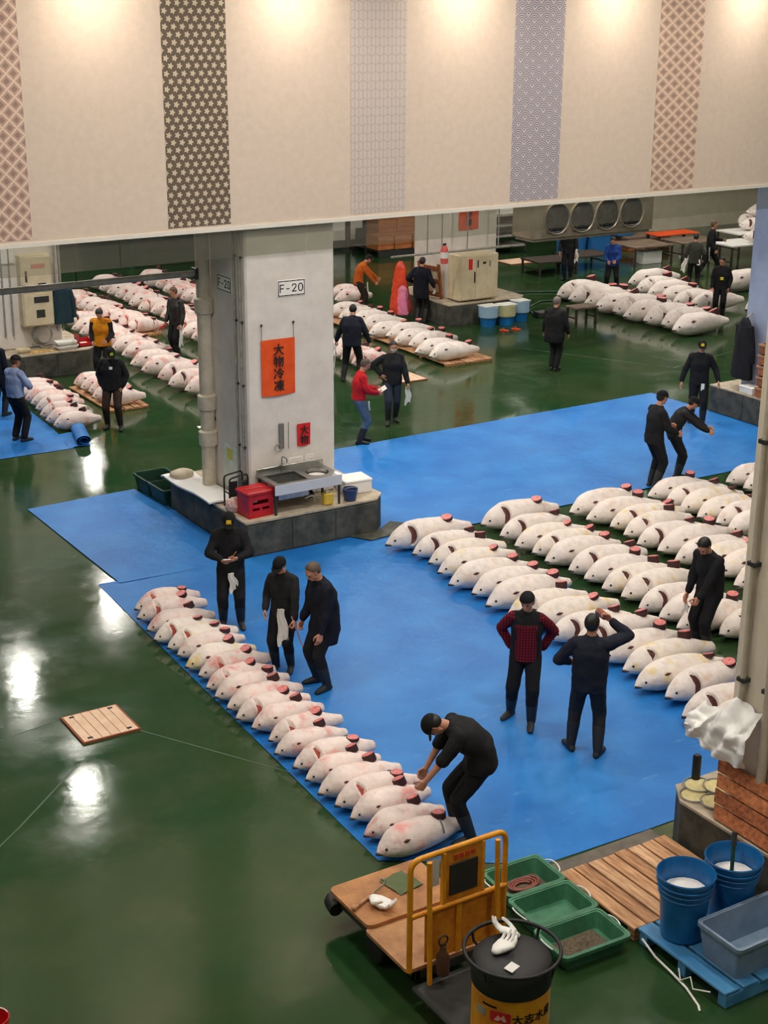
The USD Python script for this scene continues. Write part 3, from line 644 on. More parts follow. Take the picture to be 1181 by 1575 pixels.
    # jacket
    def folds(q, a=.020, f=7.5):
        q.vertices += q.vertex_normals*((meshkit.fbm(q.vertices*f+seed*7.7, 3, seed)-.5)*2*a)[:, None]; return q
    w = wide*1.10; hz = hem
    T = []
    L = [(.168*w, .122*w, hz, 0)] if hz < .86 else []
    if hz < .7: L += [(.180*w, .135*w, .80, 0)]
    L += [(.172*w, .124*w, max(.90, hz), 0), (.168*w, .122*w, 1.06, 0), (.182*w, .130*w, 1.24, 0), (.150*w, .095*w, 1.36, -.005), (.088, .072, 1.425, -.005), (.066, .064, 1.455, 0)]
    R_ = [lev(*q) for q in L]
    for a, b in zip(R_[:-1], R_[1:]): T.append(hull(a, b))
    if vest is None or sleeve: 
        for i in (0, 1):
            s = (-1, 1)[i]
            T.append(bone(b1(s*.085, -.005, 1.37), .062*w**.5, sh[i], .073*w**.5))
            if vest is not None: continue
            if sleeve >= 1: T += [bone(sh[i], .072*w**.5, elb[i], .064*w**.5), bone(elb[i], .064*w**.5, elb[i]+(wr[i]-elb[i])*.93, .048)]
            else: T.append(bone(sh[i], .078, sh[i]+(elb[i]-sh[i])*sleeve, .068))
    jm = to_mf(folds(soften(union(T), .032, 5)))
    if hz < .86 and not lean > 40: jm = jm.trim_by_plane((0, 0, 1), float(b1(0, 0, hz)[2])+.004)
    top_t = obj('vest' if vest is not None else 'jacket' if sleeve >= 1 else 'shirt', sc(to_tm(jm)), vest if vest is not None else top, t, 60)
    if vest is not None:
        for i in (0, 1):
            obj('shirt_sleeve', sc(folds(soften(union([bone(sh[i], .076, elb[i], .066), bone(elb[i], .066, elb[i]+(wr[i]-elb[i])*.93, .046)]), .03, 4))), top, t, 60)
        if front: f = [lev(.135, .10, z_, .062) for z_ in (.84, 1.06, 1.22, 1.30)]
        if front: obj('shirt_front', sc(to_tm(union([hull(a, b) for a, b in zip(f[:-1], f[1:])]))), top, t, 40)
    # trousers
    Q = [hull(lev(.160*w**.5, .116*w**.5, .97), lev(.166*w**.5, .120*w**.5, .88)), hull(lev(.166*w**.5, .120*w**.5, .88), lev(.15, .105, .80))]
    for i in (0, 1):
        cut = .46 if boots == 'tall' else .93
        e = knee[i]+(ank[i]-knee[i])*cut
        Q += [bone(hip[i]+np.array([0, 0, -.02]), .108, knee[i], .082), bone(knee[i], .082, e, .070 if boots != 'tall' else .072)]
    obj('trousers', sc(folds(soften(union(Q), .034, 5), .009)), legs, t, 60)
    for i in (0, 1):
        an = math.radians(-toes[i]); fd = np.array([-math.sin(an), math.cos(an), 0]); a = ank[i]; g0 = a[2]-.085
        foot = hull(ball([a[0], a[1], g0+.06], (.045, .045, .05)), ball(np.array([a[0], a[1], g0+.035])-fd*.045, (.040, .040, .034)), ball(np.array([a[0], a[1], g0+.034])+fd*.14, (.044, .044, .033)), ball(np.array([a[0], a[1], g0+.03])+fd*.175, (.034, .034, .028)))
        P = [foot]
        if boots == 'tall': P.append(bone(a+[0, 0, .0], .056, a+(knee[i]-a)*.60, .076))
        else: P.append(bone(a+[0, 0, -.01], .046, a+(knee[i]-a)*.16, .048))
        q = soften(union(P), .025, 3); q.vertices[:, 2] = np.maximum(q.vertices[:, 2], .001 if g0 < .02 else -9)
        obj('boot' if boots == 'tall' else 'shoe', sc(q), M_boot, t, 50)
    th_ = math.radians(-(32+phi)); Rz = rotz(-(32+phi)); base = np.array([loc[0], loc[1], loc[2] if len(loc) > 2 else 0])
    world = lambda p: base+Rz@(np.asarray(p)*S)
    return t, dict(hand=hm, world=world, R=Rz, hip=hip, b1=b1, hx=hx, S=S)
ICO2 = np.asarray(trimesh.creation.icosphere(3).vertices)
def towel(label, J, p, w=.09, h=.28, tilt=0, turn=0, color=None):
    """white hand towel hanging from local point p"""
    c = J['world'](p); R = J['R']@rotz(turn)@roty(tilt)
    q = grid_sheet(lambda u, v: ((u-.5)*w*(1+.5*v)+.012*math.sin(v*9), .014*math.sin(u*11+v*4)+.01*v, -v*h*(1-.12*math.sin(u*5))), 9, 11, .012)
    x = thing('hand_towel', label, 'towel', c)
    obj('cloth', xf(q, R), color or M_paper, x, 50); return x
blk, blk2, navy, dnavy = cloth('black', (32, 32, 35)), cloth('soft_black', (42, 42, 44)), cloth('navy', (34, 38, 52)), cloth('dark_navy', (26, 29, 42))
trs, jean, brn = cloth('black_trousers', (30, 30, 34)), cloth('jeans', (92, 112, 138)), cloth('brown_trousers', (62, 46, 40))
FA = ((-.13, -.03), (.13, .06))
P_ = person
# ---- the middle of the picture
_, J = P_('man in black with a yellow-fronted cap, taking notes beside the white column', (8.29, 17.23), 176, 1.72, 6, (26, 0), hands=((-.09, .30, 1.10), (.10, .28, 1.07)), poles=((-1, -.4, -.6), (1, -.4, -.6)), hp=('grip', 'grip'), palm=((.6, .3, .7), (-.3, 0, 1)), top=blk, legs=trs, hat='ball', hatc=(26, 26, 28), patch=(236, 200, 40), feet=((-.12, .02), (.12, -.03)))
nb = thing('notepad', 'small notepad held by the man in the yellow-fronted cap', 'notepad', J['world']((.03, .40, 1.12)), -(32+176))
obj('pages', xf(rbox(-.05, .05, -.07, .07, -.006, .006, .003), rotx(25)), M_paper, nb); obj('pencil', rod((-.06, -.02, .02), (-.13, .06, .14), .005, 6), M_yellow, nb)
towel('white towel tucked in the belt of the note-taking man', J, (-.01, .165, .84), .08, .26, 10)
_, J = P_('woman in black cap and long black apron holding a stick and towel', (8.24, 15.62), 196, 1.60, 5, (24, 8), hands=((-.24, .22, .86), (.20, .16, .92)), hp=('grip', 'relax'), top=blk2, legs=trs, hem=.60, hat='ball', hatc=(28, 28, 30), feet=((-.10, 0), (.11, .02)), wide=.94)
st = J['hand'][0][0]; w0 = J['world'](st)
sk = thing('inspection_stick', 'thin pale stick held by the woman in the long apron', 'stick', w0); obj('shaft', rod((-.02, 0, .12), (.12, -.05, -.34), .009, 6), mat('pale_wood', (206, 150, 128), .6), sk)
towel('white towel hanging in front of the woman with the stick', J, (-.04, .20, .98), .10, .46, 4)
_, J = P_('older balding man in a long dark coat bowing toward the woman with the stick', (8.42, 14.92), 236, 1.74, 13, (24, 0), hands=((-.22, .16, .82), (.24, .14, .84)), hp=('relax', 'grip'), top=dnavy, legs=cloth('charcoal', (34, 34, 38)), hem=.62, hair='thin', wide=1.14, feet=((-.13, .02), (.13, .0)))
_, J = P_('man in black T-shirt and cap bending over the nearest tuna', (7.90, 11.04), -98, 1.80, 58, (40, 0), sit=.05, wide=1.16, hands=((-.20, .50, .66), (.14, .44, .58)), poles=((-.5, -.4, .5), (.5, -.4, .5)), hp=('grip', 'grip'), top=blk, sleeve=.95, legs=trs, hat='ball', hatc=(24, 25, 28), patch=None, feet=((-.12, -.04), (.12, .06)), hem=.82)
_, J = P_('man in a red checked shirt and black vest with hands behind his back', (10.02, 12.85), 188, 1.70, 3, (14, 14), hands=((-.19, -.10, .92), (.19, -.12, .92)), poles=((-1, -.6, 0), (1, -.6, 0)), hp=('flat', 'flat'), top=plaid(), vest=blk, legs=trs, hat='beanie', hatc=(30, 30, 34), feet=((-.10, .16), (.16, -.10)), toes=(0, 30))
_, J = P_('man in black seen from behind, holding up a tuna tail slice', (10.14, 11.82), 12, 1.74, 3, (-4, 18), hands=((-.24, .20, 1.02), (.19, .20, 1.56)), poles=((-1, -.7, -.4), (1, .2, -.25)), hp=('grip', 'grip'), palm=(None, (-.8, -.5, .3)), top=navy, legs=cloth('faded_black', (46, 46, 50)), hair='black', wide=1.05, feet=((-.17, .04), (.14, -.06)), toes=(-30, 18))
tsl = thing('tail_piece', 'brown-red tail slice held up by the man seen from behind', 'fish piece', J['world']((.08, .27, 1.60)), 0)
obj('rind', xf(lathe([(0, -.03), (.075, -.03), (.082, 0), (.075, .03), (0, .03)], 18), roty(50)), mat('held_flesh', (176, 104, 72), .5, (130, 66, 48), 18), tsl, 35)
_, J = P_('man in black leaning over the tuna near the right pillar', (13.27, 13.2), 232, 1.72, 16, (30, -6), hands=((-.16, .36, .92), (.20, .16, .84)), hp=('grip', 'relax'), top=blk, legs=trs, hair='black', feet=((-.10, .04), (.11, -.04)), wide=1.02)
towel('small white rag in the hand of the man leaning over the tuna', J, (.20, .17, .70), .05, .16)
_, J = P_('tall man in black with black cap behind the yellow-capped man', (17.42, 18.9), 66, 1.80, 8, (12, 0), hands=((-.14, .34, 1.02), (.20, .30, .98)), hp=('grip', 'grip'), top=blk, legs=trs, hat='ball', hatc=(32, 34, 38), feet=((-.13, .05), (.14, -.05)))
_, J = P_('man in black with a yellow cap bending at the edge of the wide blue sheet', (18.12, 19.05), 96, 1.66, 36, (8, 0), hands=((-.14, .52, .98), (.12, .56, .96)), hp=('grip', 'grip'), top=blk2, legs=trs, hat='ball', hatc=(240, 180, 40), feet=((-.12, .02), (.12, .0)))
_, J = P_('man in black with a yellow-badged cap walking across the wide blue sheet', (21.08, 21.70), 186, 1.76, 2, (14, 0), hands=((-.36, .10, .90), (.34, .04, .86)), top=blk, legs=trs, hat='ball', hatc=(30, 32, 34), patch=(232, 206, 40), feet=((-.10, .16), (.10, -.12)))
tg = thing('paper_tag', 'white tag at the hip of the man walking across the wide blue sheet', 'tag', J['world']((-.06, .17, .80)), -(32+186)); obj('card', rbox(-.035, .035, -.004, .004, -.09, .06, .002), M_paper, tg)
_, J = P_('heavy man in a big black coat standing alone on the green floor', (21.40, 26.85), 28, 1.74, 2, (10, 20), hands=((-.30, .12, .82), (.27, .14, .86)), top=blk, legs=trs, hem=.66, wide=1.22, hair='grey', boots='shoe', feet=((-.05, .03), (.07, -.02)))
# ---- beside the white column
_, J = P_('bald man in a red jacket and jeans reading a white sheet', (14.42, 24.0), 78, 1.70, 9, (22, 0), hands=((-.10, .33, 1.06), (.12, .33, 1.02)), hp=('grip', 'grip'), top=cloth('red_jacket', (214, 36, 44)), legs=jean, hair='thin', feet=((-.09, .05), (.11, -.04)), hem=.86)
pp = thing('paper_sheet', 'white sheet in the hands of the man in the red jacket', 'paper', J['world']((.02, .43, 1.08)), -(32+78)); obj('sheet', xf(grid_sheet(lambda u, v: ((u-.5)*.2, (v-.5)*.16, .02*math.sin(u*5)), 6, 6, .002), rotx(30)), M_paper, pp, 40)
towel('white towel at the hip of the man in the red jacket', J, (.10, .15, .86), .06, .16)
_, J = P_('man in a black jumper with white face mask walking with hand on hip', (15.75, 24.95), 172, 1.72, 2, (12, -8), hands=((-.30, .10, .84), (.23, .02, 1.0)), poles=((-.5, -1, 0), (1, -.5, 0)), hp=('grip', 'flat'), top=blk2, legs=cloth('dark_jeans', (54, 62, 76)), hair='black', mask=True, feet=((-.08, -.12), (.10, .14)), wide=1.06)
towel('long white towel in the hand of the man with the face mask', J, (-.30, .14, .78), .08, .36)
_, J = P_('man in dark navy work clothes seen from behind, beside the long tuna row', (16.82, 28.35), 8, 1.76, 14, (16, 0), hands=((-.38, .14, .84), (.36, .12, .86)), hp=('grip', 'relax'), top=navy, legs=trs, hair='black', wide=1.12, feet=((-.19, -.02), (.17, .05)))
sk = thing('tuna_hook', 'long pale hooked pole held by the man in dark navy work clothes', 'hook', J['world'](J['hand'][0][0])); obj('shaft', tube([(0, 0, .1), (-.06, -.05, -.3), (-.10, -.08, -.52), (-.16, -.1, -.5)], .012, 6), M_white, sk)
_, J = P_('man in an orange jacket and white-badged cap bending beside the tuna', (21.0, 34.9), 84, 1.68, 30, (20, 0), hands=((-.12, .52, .86), (.14, .40, .84)), hp=('grip', 'grip'), top=cloth('orange_jacket', (206, 106, 36), (180, 84, 30)), legs=cloth('dark_brown', (50, 42, 36)), hat='ball', hatc=(34, 34, 36), patch=(230, 230, 230), feet=((-.13, -.04), (.13, .05)))
towel('white rag hanging from the belt of the man in the orange jacket', J, (.06, .17, .86), .08, .26)
_, J = P_('man in dark blue seen from behind, carrying an orange plastic sack', (21.72, 33.0), 22, 1.74, 5, (10, 10), hands=((-.30, .10, 1.02), (.30, .16, .92)), hp=('grip', 'grip'), top=dnavy, legs=trs, hair='black', hem=.64, wide=1.08, feet=((-.11, .02), (.12, -.02)))
c = J['world']((-.60, .06, 0)); sb = thing('plastic_sack', 'tall orange plastic sack with a pink lower side, beside the man in dark blue', 'sack', (c[0], c[1], .16), -(32+20))
def sack(z0, z1, w0, w1, sd):
    R = []
    for i in range(22):
        s = i/21; z = z0+(z1-z0)*s; w_ = w0+(w1-w0)*s
        if s > .9: w_ *= 1-.6*(s-.9)/.1
        if s < .08: w_ *= .72+.28*s/.08
        R.append([(w_*math.cos(a)*(1+.09*math.sin(5*a+sd+s*4)), .55*w_*math.sin(a)*(1+.09*math.cos(4*a+s*5)), z) for a in np.linspace(0, 2*math.pi, 28, endpoint=False)])
    m = loft(R); m.vertices += m.vertex_normals*((meshkit.fbm(m.vertices*9, 3, sd)-.5)*.05)[:, None]; return m
obj('sack', sack(0, 1.42, .33, .12, 1), mat('orange_film', (236, 84, 46), .3, (214, 60, 40), 9), sb, 50); obj('pink_side', xf(sack(0, .82, .2, .12, 4), None, (.10, -.10, -.02)), mat('pink_film', (230, 116, 160), .35, (240, 150, 180), 9), sb, 50)
gl = thing('work_glove', 'white glove in the hand of the man with the orange sack', 'glove', J['world'](J['hand'][1][0])); obj('glove', xf(HANDS['grip'], J['R']@roty(80)).apply_scale(1.25), M_paper, gl, 50)
# ---- left edge
_, J = P_('man in a light blue shirt and black trousers seen from behind', (8.76, 27.5), 34, 1.72, 4, (12, 20), hands=((-.08, .26, 1.06), (.12, .28, 1.05)), poles=((-1, -.4, -.5), (1, -.4, -.5)), hp=('grip', 'grip'), top=cloth('light_blue_shirt', (150, 166, 206), (132, 148, 190), 4), legs=trs, hair='brown', hat='ball', hatc=(74, 58, 48), boots='shoe', feet=((-.10, .0), (.11, .03)), hem=.88, wide=1.02)
_, J = P_('person in dark navy work jacket cut off by the left edge', (9.02, 29.5), 20, 1.72, 4, (10, 0), top=dnavy, legs=trs, hair='black', feet=((-.10, 0), (.11, .03)))
_, J = P_('man in a yellow and black jacket with bowed head, behind the black-jacketed man', (12.0, 31.2), 182, 1.72, 10, (34, 0), hands=((-.16, .24, .96), (.16, .26, .94)), hp=('grip', 'grip'), vest=cloth('amber_vest', (222, 146, 26), (190, 112, 20), 5), top=blk, legs=trs, hair='black', wide=1.08, front=False, feet=((-.12, 0), (.12, .03)))
_, J = P_('man in black jacket and brown trousers standing before the short tuna row', (10.70, 27.4), 184, 1.72, 8, (30, -25), hands=((-.20, .02, .86), (.20, .0, .86)), poles=((-1, -.8, 0), (1, -.8, 0)), top=blk, legs=brn, hat='ball', hatc=(30, 32, 30), patch=(200, 220, 50), wide=1.14, feet=((-.14, .05), (.14, -.02)))
bd = thing('chest_badge', 'small white badge on the chest of the man in brown trousers', 'badge', J['world']((-.03, .165, 1.27)), -(32+184)); obj('badge', rbox(-.035, .035, -.006, .006, -.03, .03, .004), M_paper, bd)
_, J = P_('man in a black leather jacket with a white towel, left of the white column', (14.40, 32.5), 214, 1.72, 4, (14, 20), hands=((-.25, .12, .84), (.24, .10, .86)), hp=('grip', 'grip'), top=mat('leather_black', (34, 32, 34), .4), legs=trs, hair='brown', feet=((-.08, .05), (.10, -.06)))
towel('white towel in the hand of the man in the leather jacket', J, (-.25, .14, .80), .07, .46)
gl = thing('work_glove', 'red glove in the hand of the man in the leather jacket', 'glove', J['world'](J['hand'][1][0])); obj('glove', xf(HANDS['relax'], J['R']@rotz(60)@roty(20)).apply_scale(1.3), M_redp, gl, 50)
# ---- upper right
_, J = P_('dark figure standing under the fan cooler', (29.1, 36.0), 200, 1.72, 3, (10, 0), hands=((-.26, .10, .84), (.24, .14, .88)), top=blk, legs=trs, hair='black', feet=((-.09, 0), (.10, .02)))
towel('white cloth held by the dark figure under the fan cooler', J, (-.28, .14, .98), .07, .40)
_, J = P_('man in a blue jacket between the rows of huge tuna', (28.95, 33.75), 190, 1.68, 8, (28, 10), hands=((-.10, .28, .98), (.14, .28, .96)), hp=('grip', 'grip'), top=cloth('blue_jacket', (36, 72, 150), (28, 58, 126)), legs=trs, hair='black', feet=((-.16, 0), (.16, .02)))
_, J = P_('person in an olive jacket seen from behind at upper right', (31.4, 32.9), 10, 1.66, 6, (12, 0), hands=((-.30, .10, .86), (.26, .12, .90)), hp=('grip', 'grip'), top=cloth('olive_jacket', (64, 66, 58)), legs=trs, hair='black', feet=((-.13, .0), (.13, .04)))
towel('long white towel at the left hip of the person in the olive jacket', J, (-.26, -.10, .96), .09, .42, 12)
gl = thing('work_glove', 'white glove behind the person in the olive jacket', 'glove', J['world']((.14, -.16, .92))); obj('glove', xf(HANDS['grip'], J['R']@roty(80)).apply_scale(1.3), M_paper, gl, 50)
_, J = P_('man in a black hooded jacket walking right at upper right', (33.3, 34.2), 98, 1.74, 4, (4, 0), hands=((-.20, .34, 1.10), (.26, .10, .86)), hp=('grip', 'grip'), top=blk, legs=trs, hair='brown', feet=((-.10, .34), (.10, -.36)))
towel('white towel swinging from the man in the black hooded jacket', J, (.22, -.05, .92), .09, .40, 20)
_, J = P_('man in black with a small yellow mark, between the huge tuna at upper right', (29.0, 29.3), 196, 1.70, 4, (14, 20), hands=((-.22, .08, .86), (.22, .10, .86)), top=blk, legs=trs, hair='black', feet=((-.09, .02), (.10, 0)))
bd = thing('chest_badge', 'small yellow badge on the man between the huge tuna', 'badge', J['world']((-.02, .158, 1.12)), -(32+196)); obj('badge', rbox(-.045, .045, -.006, .006, -.04, .04, .004), mat('badge_yellow', (220, 210, 60), .6), bd)
GLYPHS = {"大":[[[[3,-3],[4,0],[20,8],[33,20],[45,41],[49,53],[48,56],[6,56],[5,67],[6,69],[52,69],[53,102],[55,104],[67,103],[66,69],[115,68],[115,56],[71,55],[80,34],[91,18],[102,8],[117,0],[110,-11],[106,-11],[97,-6],[82,7],[70,23],[60,42],[48,17],[32,0],[14,-11],[10,-11]]]],"物":[[[[2,33],[3,37],[17,40],[25,44],[24,66],[17,66],[13,50],[11,48],[3,52],[2,57],[6,68],[10,96],[20,96],[22,94],[20,80],[24,79],[26,104],[37,103],[37,80],[49,79],[50,70],[52,71],[56,81],[63,104],[74,102],[71,83],[116,83],[112,17],[108,-1],[101,-9],[81,-10],[77,2],[92,2],[97,8],[101,34],[102,69],[100,67],[97,52],[86,23],[76,6],[62,-9],[58,-9],[55,-5],[51,-4],[51,0],[64,11],[71,22],[84,51],[89,71],[83,71],[80,59],[70,37],[54,16],[50,16],[43,22],[43,24],[52,32],[59,43],[68,61],[71,71],[64,70],[60,60],[51,48],[52,38],[37,34],[37,-11],[35,-12],[25,-11],[25,29],[5,24]],[[37,48],[40,47],[46,50],[41,54],[41,57],[47,64],[46,66],[37,65]]]],"冷":[[[[28,56],[29,60],[42,68],[58,84],[70,104],[81,101],[82,98],[80,95],[87,84],[101,70],[117,59],[109,49],[106,49],[97,56],[73,82],[53,60],[40,50],[34,49]]],[[[41,35],[42,47],[73,47],[69,55],[61,63],[62,66],[68,69],[72,69],[84,56],[85,52],[80,50],[79,47],[99,48],[107,43],[107,40],[102,32],[81,7],[92,-2],[92,-5],[85,-12],[83,-12],[69,1],[52,12],[49,17],[56,23],[58,23],[70,15],[87,35]]],[[[2,0],[21,44],[30,41],[32,39],[32,35],[16,-4],[13,-6]]],[[[4,91],[5,95],[11,98],[15,98],[29,78],[32,69],[23,64],[20,64],[15,76]]]],"凍":[[[[25,-1],[26,3],[39,9],[57,26],[56,27],[38,28],[38,72],[67,74],[66,80],[33,80],[32,91],[66,92],[68,104],[79,104],[81,92],[115,92],[115,80],[80,79],[81,73],[110,72],[110,28],[89,26],[103,11],[118,2],[113,-6],[111,-8],[108,-8],[103,-5],[94,2],[81,16],[80,-11],[69,-12],[67,-10],[66,17],[52,3],[35,-8],[31,-8]],[[80,39],[96,38],[97,44],[81,45]],[[80,57],[96,56],[97,61],[81,62]],[[50,39],[66,38],[67,44],[51,45]],[[50,57],[66,56],[67,61],[51,62]]],[[[3,8],[4,14],[15,31],[23,48],[25,50],[28,49],[34,43],[34,39],[16,5],[14,2],[11,2]]],[[[4,87],[4,89],[12,96],[31,79],[33,73],[26,66],[23,66],[19,73]]]],"志":[[[[5,74],[5,86],[53,86],[53,103],[55,104],[66,103],[67,86],[116,85],[116,75],[114,73],[66,73],[67,57],[108,57],[108,45],[106,44],[58,44],[59,41],[80,26],[81,23],[73,15],[71,15],[63,24],[43,38],[46,44],[13,45],[13,57],[53,57],[53,73]]],[[[4,-1],[4,2],[12,17],[16,31],[20,32],[29,27],[31,33],[43,33],[43,4],[46,2],[79,2],[82,6],[83,17],[87,17],[92,14],[94,15],[87,29],[95,33],[99,33],[115,2],[114,-3],[103,-6],[99,5],[96,9],[92,-4],[88,-8],[83,-10],[38,-9],[31,-3],[29,26],[27,24],[21,4],[16,-5],[13,-6]]]],"水":[[[[3,8],[3,11],[17,22],[25,33],[35,58],[34,60],[7,60],[7,73],[46,73],[53,69],[54,103],[67,103],[67,73],[75,57],[81,61],[97,81],[100,81],[108,75],[108,72],[105,68],[83,45],[86,39],[99,25],[119,12],[112,1],[105,3],[95,10],[83,22],[68,43],[67,-3],[65,-7],[61,-10],[53,-12],[39,-11],[36,2],[53,3],[52,68],[50,66],[49,58],[43,40],[28,14],[13,0],[11,0]]]],"産":[[[[2,-6],[2,-3],[9,11],[12,25],[13,66],[38,68],[30,80],[12,80],[12,92],[52,92],[50,100],[58,104],[63,101],[69,92],[109,92],[110,81],[94,80],[93,76],[88,68],[113,67],[113,55],[74,54],[74,46],[76,44],[106,44],[106,33],[74,32],[75,25],[102,25],[103,14],[76,14],[74,12],[74,4],[113,3],[113,-9],[25,-9],[25,3],[61,4],[61,14],[34,14],[34,22],[25,26],[21,6],[14,-10],[12,-12],[9,-12]],[[47,80],[53,67],[72,67],[79,79]],[[42,33],[38,25],[60,25],[61,32]],[[51,51],[49,44],[61,44],[61,55],[50,55]],[[25,34],[27,33],[32,40],[37,50],[38,55],[26,55]]]]}
def glyphs(chars, size, vertical=True, th=.003, gap=1.04):
    out = []
    for k, ch in enumerate(chars):
        for rings_ in GLYPHS[ch]:
            p = Polygon(rings_[0], rings_[1:]).buffer(0)
            for g in getattr(p, 'geoms', [p]):
                m = prism(g, 0, 1); m.apply_scale([size/117, size/117, th]); m.apply_translation([-size/2, -k*size*gap, 0] if vertical else [k*size*gap, 0, 0]); out.append(m)
    return cat_(out)
# ------------------------------------------------------------------ columns with their plinths
def column(dx, dy, label, mats, top, plinth=None, panels=True):
    c = data(UsdGeom.Xform.Define(stage, numbered('/World', 'column')).GetPrim(), label, None, None, 'structure'); pl = data(UsdGeom.Xform.Define(stage, numbered('/World', 'plinth')).GetPrim(), 'dark concrete plinth under the '+label.split(',')[0], None, None, 'structure')
    x0, x1, y0, y1 = 10.1+dx, 11.66+dx, 20.2+dy, 21.9+dy
    obj('shaft', rbox(x0, x1, y0, y1, .58, top, .03), mats, c)
    P = plinth or [(9.65, 19.46), (12.0, 19.46), (12.22, 19.68), (12.22, 22.3), (9.65, 22.3)]
    P = [(a+dx, b+dy) for a, b in P]
    obj('core', prism(P, 0, .555), M_concrete, pl)
    obj('top_slab', prism(Polygon(P).buffer(.012, join_style='mitre'), .552, .58), M_conctop, pl, label='pale top of the plinth')
    if panels:
        for k in range(3):
            a = P[0][0]+.02+k*.785
            if a+.77 < P[1][0]+.05: obj('facing_panel', rbox(a, a+.765, P[0][1]-.014, P[0][1]+.006, .03, .52, .004), M_concrete, pl)
        for k in range(3):
            a = P[0][1]+.03+k*.93
            obj('facing_panel', rbox(P[0][0]-.014, P[0][0]+.006, a, a+.91, .03, .52, .004), M_concrete, pl)
    return c
near_p = [(9.78, 19.3), (12.35, 19.3), (12.35, 22.38), (9.93, 22.38), (9.75, 22.12)]
c1 = column(0, 0, 'white column with the orange banner, on a dark concrete plinth with a sink', M_col, HALL_CEILING)
c2 = column(12.35, 0, 'bluish white column at the right edge with brown crates on its plinth', M_colblue, HALL_CEILING)
c3 = column(-.13, -12.42, 'near column at the right edge with pipes down its side', mat('near_column_paint', (238, 226, 206), .6, (226, 214, 194), 3), NEAR_CEILING, near_p, True)
c4 = column(0, 12.6, 'column at upper left carrying the switch cabinet', M_col, HALL_CEILING)
c5 = column(12.35, 12.6, 'cream column with the cabinet and blue bins, beyond the tuna rows', M_col, HALL_CEILING)
# pipes of the banner column
pipe = obj('drain_pipe', rod((9.97, 21.42, .58), (9.97, 21.42, WALL_Z+1.8), .115, 20), M_cream, c1, 40, label='thick cream drain pipe')
for z in (1.42, 2.02, 3.6): obj('pipe_collar', lathe([(.115, -.14), (.15, -.11), (.155, .11), (.115, .14)], 20, (9.97, 21.42, z)), M_cream, pipe, 40)
obj('pipe_bracket', rbox(9.97, 10.12, 21.38, 21.46, 1.70, 1.76), M_dark, pipe)
for y in (20.33, 20.52):
    cd = obj('conduit', rod((10.07, y, .95), (10.07, y, WALL_Z+1.8), .022, 8), M_galv, c1, 40)
    for z in (1.5, 2.5, 3.5, 4.5): obj('clip', box(10.06, 10.10, y-.035, y+.035, z, z+.03), M_dark, cd)
obj('junction_box', rbox(10.0, 10.1, 20.26, 20.44, .82, .98), M_dark, c1)
obj('conduit_elbow', tube(fillet([(10.07, 20.33, .95), (10.07, 20.33, .72), (10.0, 20.05, .70)], .08), .02, 8), M_galv, c1, 40)
# number plates
def plate(parent, pos, R):
    p = obj('number_plate', xf(rbox(-.245, .245, -.128, .128, 0, .012, .004), R, pos), M_paper, parent, label='white plate reading F-20')
    fr = cat_([box(-.232, .232, .105, .116, .012, .015), box(-.232, .232, -.116, -.105, .012, .015), box(-.232, -.221, -.116, .116, .012, .015), box(.221, .232, -.116, .116, .012, .015)])
    obj('plate_border', xf(fr, R, pos), M_ink, p)
    tx = meshkit.text_mesh('F-20', .125, .003); tx.apply_translation([-tx.bounds[:, 0].mean(), -.062, .012]); obj('lettering', xf(tx, R, pos), M_ink, p)
plate(c1, (10.89, 20.2, 3.995), STAND); plate(c1, (10.1, 20.90, 4.02), rotz(-90)@STAND)
obj('notice_board', xf(rbox(-.26, .26, -.36, .36, 0, .012, .003), rotz(-90)@STAND, (10.1, 20.85, 1.05)), mat('notice_green', (196, 212, 190), .6, (236, 238, 230), 4), c1, label='pale green and white notice')
obj('notice_patch', xf(rbox(-.12, .08, .12, .3, .012, .015, .001), rotz(-90)@STAND, (10.1, 20.85, 1.05)), mat('notice_yellow', (206, 200, 90), .6), c1)
gz = obj('gauge', rbox(10.625, 10.715, 20.165, 20.2, 1.44, 1.86, .012), mat('gauge_grey', (118, 114, 110), .5), c1, label='grey wall gauge')
obj('gauge_wire', rod((10.80, 20.185, 1.42), (10.80, 20.185, 1.86), .006, 6), M_galv, c1); obj('towel_hook', ring((10.60, 20.17, 1.47), .055, .008, 20, 6, STAND), M_galv, c1, 40)
for a, b, z0, z1 in ((10.80, 11.06, 1.02, 1.26), (11.10, 11.26, 1.08, 1.27)): 
    q = obj('paper_notice', rbox(a, b, 20.194, 20.2, z0, z1, .001), M_paper, c1)
    obj('print_lines', cat_([box(a+.02, b-.02, 20.191, 20.194, z, z+.006) for z in np.arange(z0+.04, z1-.02, .04)]), mat('pale_red_print' if a < 11 else 'pale_red_print2', (226, 186, 176), .8), q, kind='stuff')
# banners
def banner(label, x0, x1, z0, z1, y, size, chars, m, cords=True, cat='banner'):
    b = thing('banner', label, cat, ((x0+x1)/2, y, z0)); w, h = x1-x0, z1-z0
    obj('cloth', grid_sheet(lambda u, v: ((u-.5)*w, -.012-.010*math.sin(u*4+v*3)*(1-v*.7), v*h+.012*math.sin(u*math.pi)*(1-v)*-1), 12, 14, .004), m, b, True)
    g = glyphs(chars, size); g = xf(g, STAND, (0, -.030, h-(h-size*1.04*len(chars))/2-size*.93)); obj('lettering', g, M_ink, b)
    if cords:
        for s in (-1, 1):
            cd = obj('cord', rod((s*w*.47, -.012, h-.02), (s*w*.47, -.012, h+.24), .006, 6), M_galv, b); obj('hook', trimesh.creation.icosphere(1, .02).apply_translation([s*w*.47, -.01, h+.24]), M_dark, cd)
banner('orange cloth banner with four black brushed characters on the white column', 10.335, 10.93, 2.33, 3.22, 20.19, .185, '大物冷凍', M_orange)
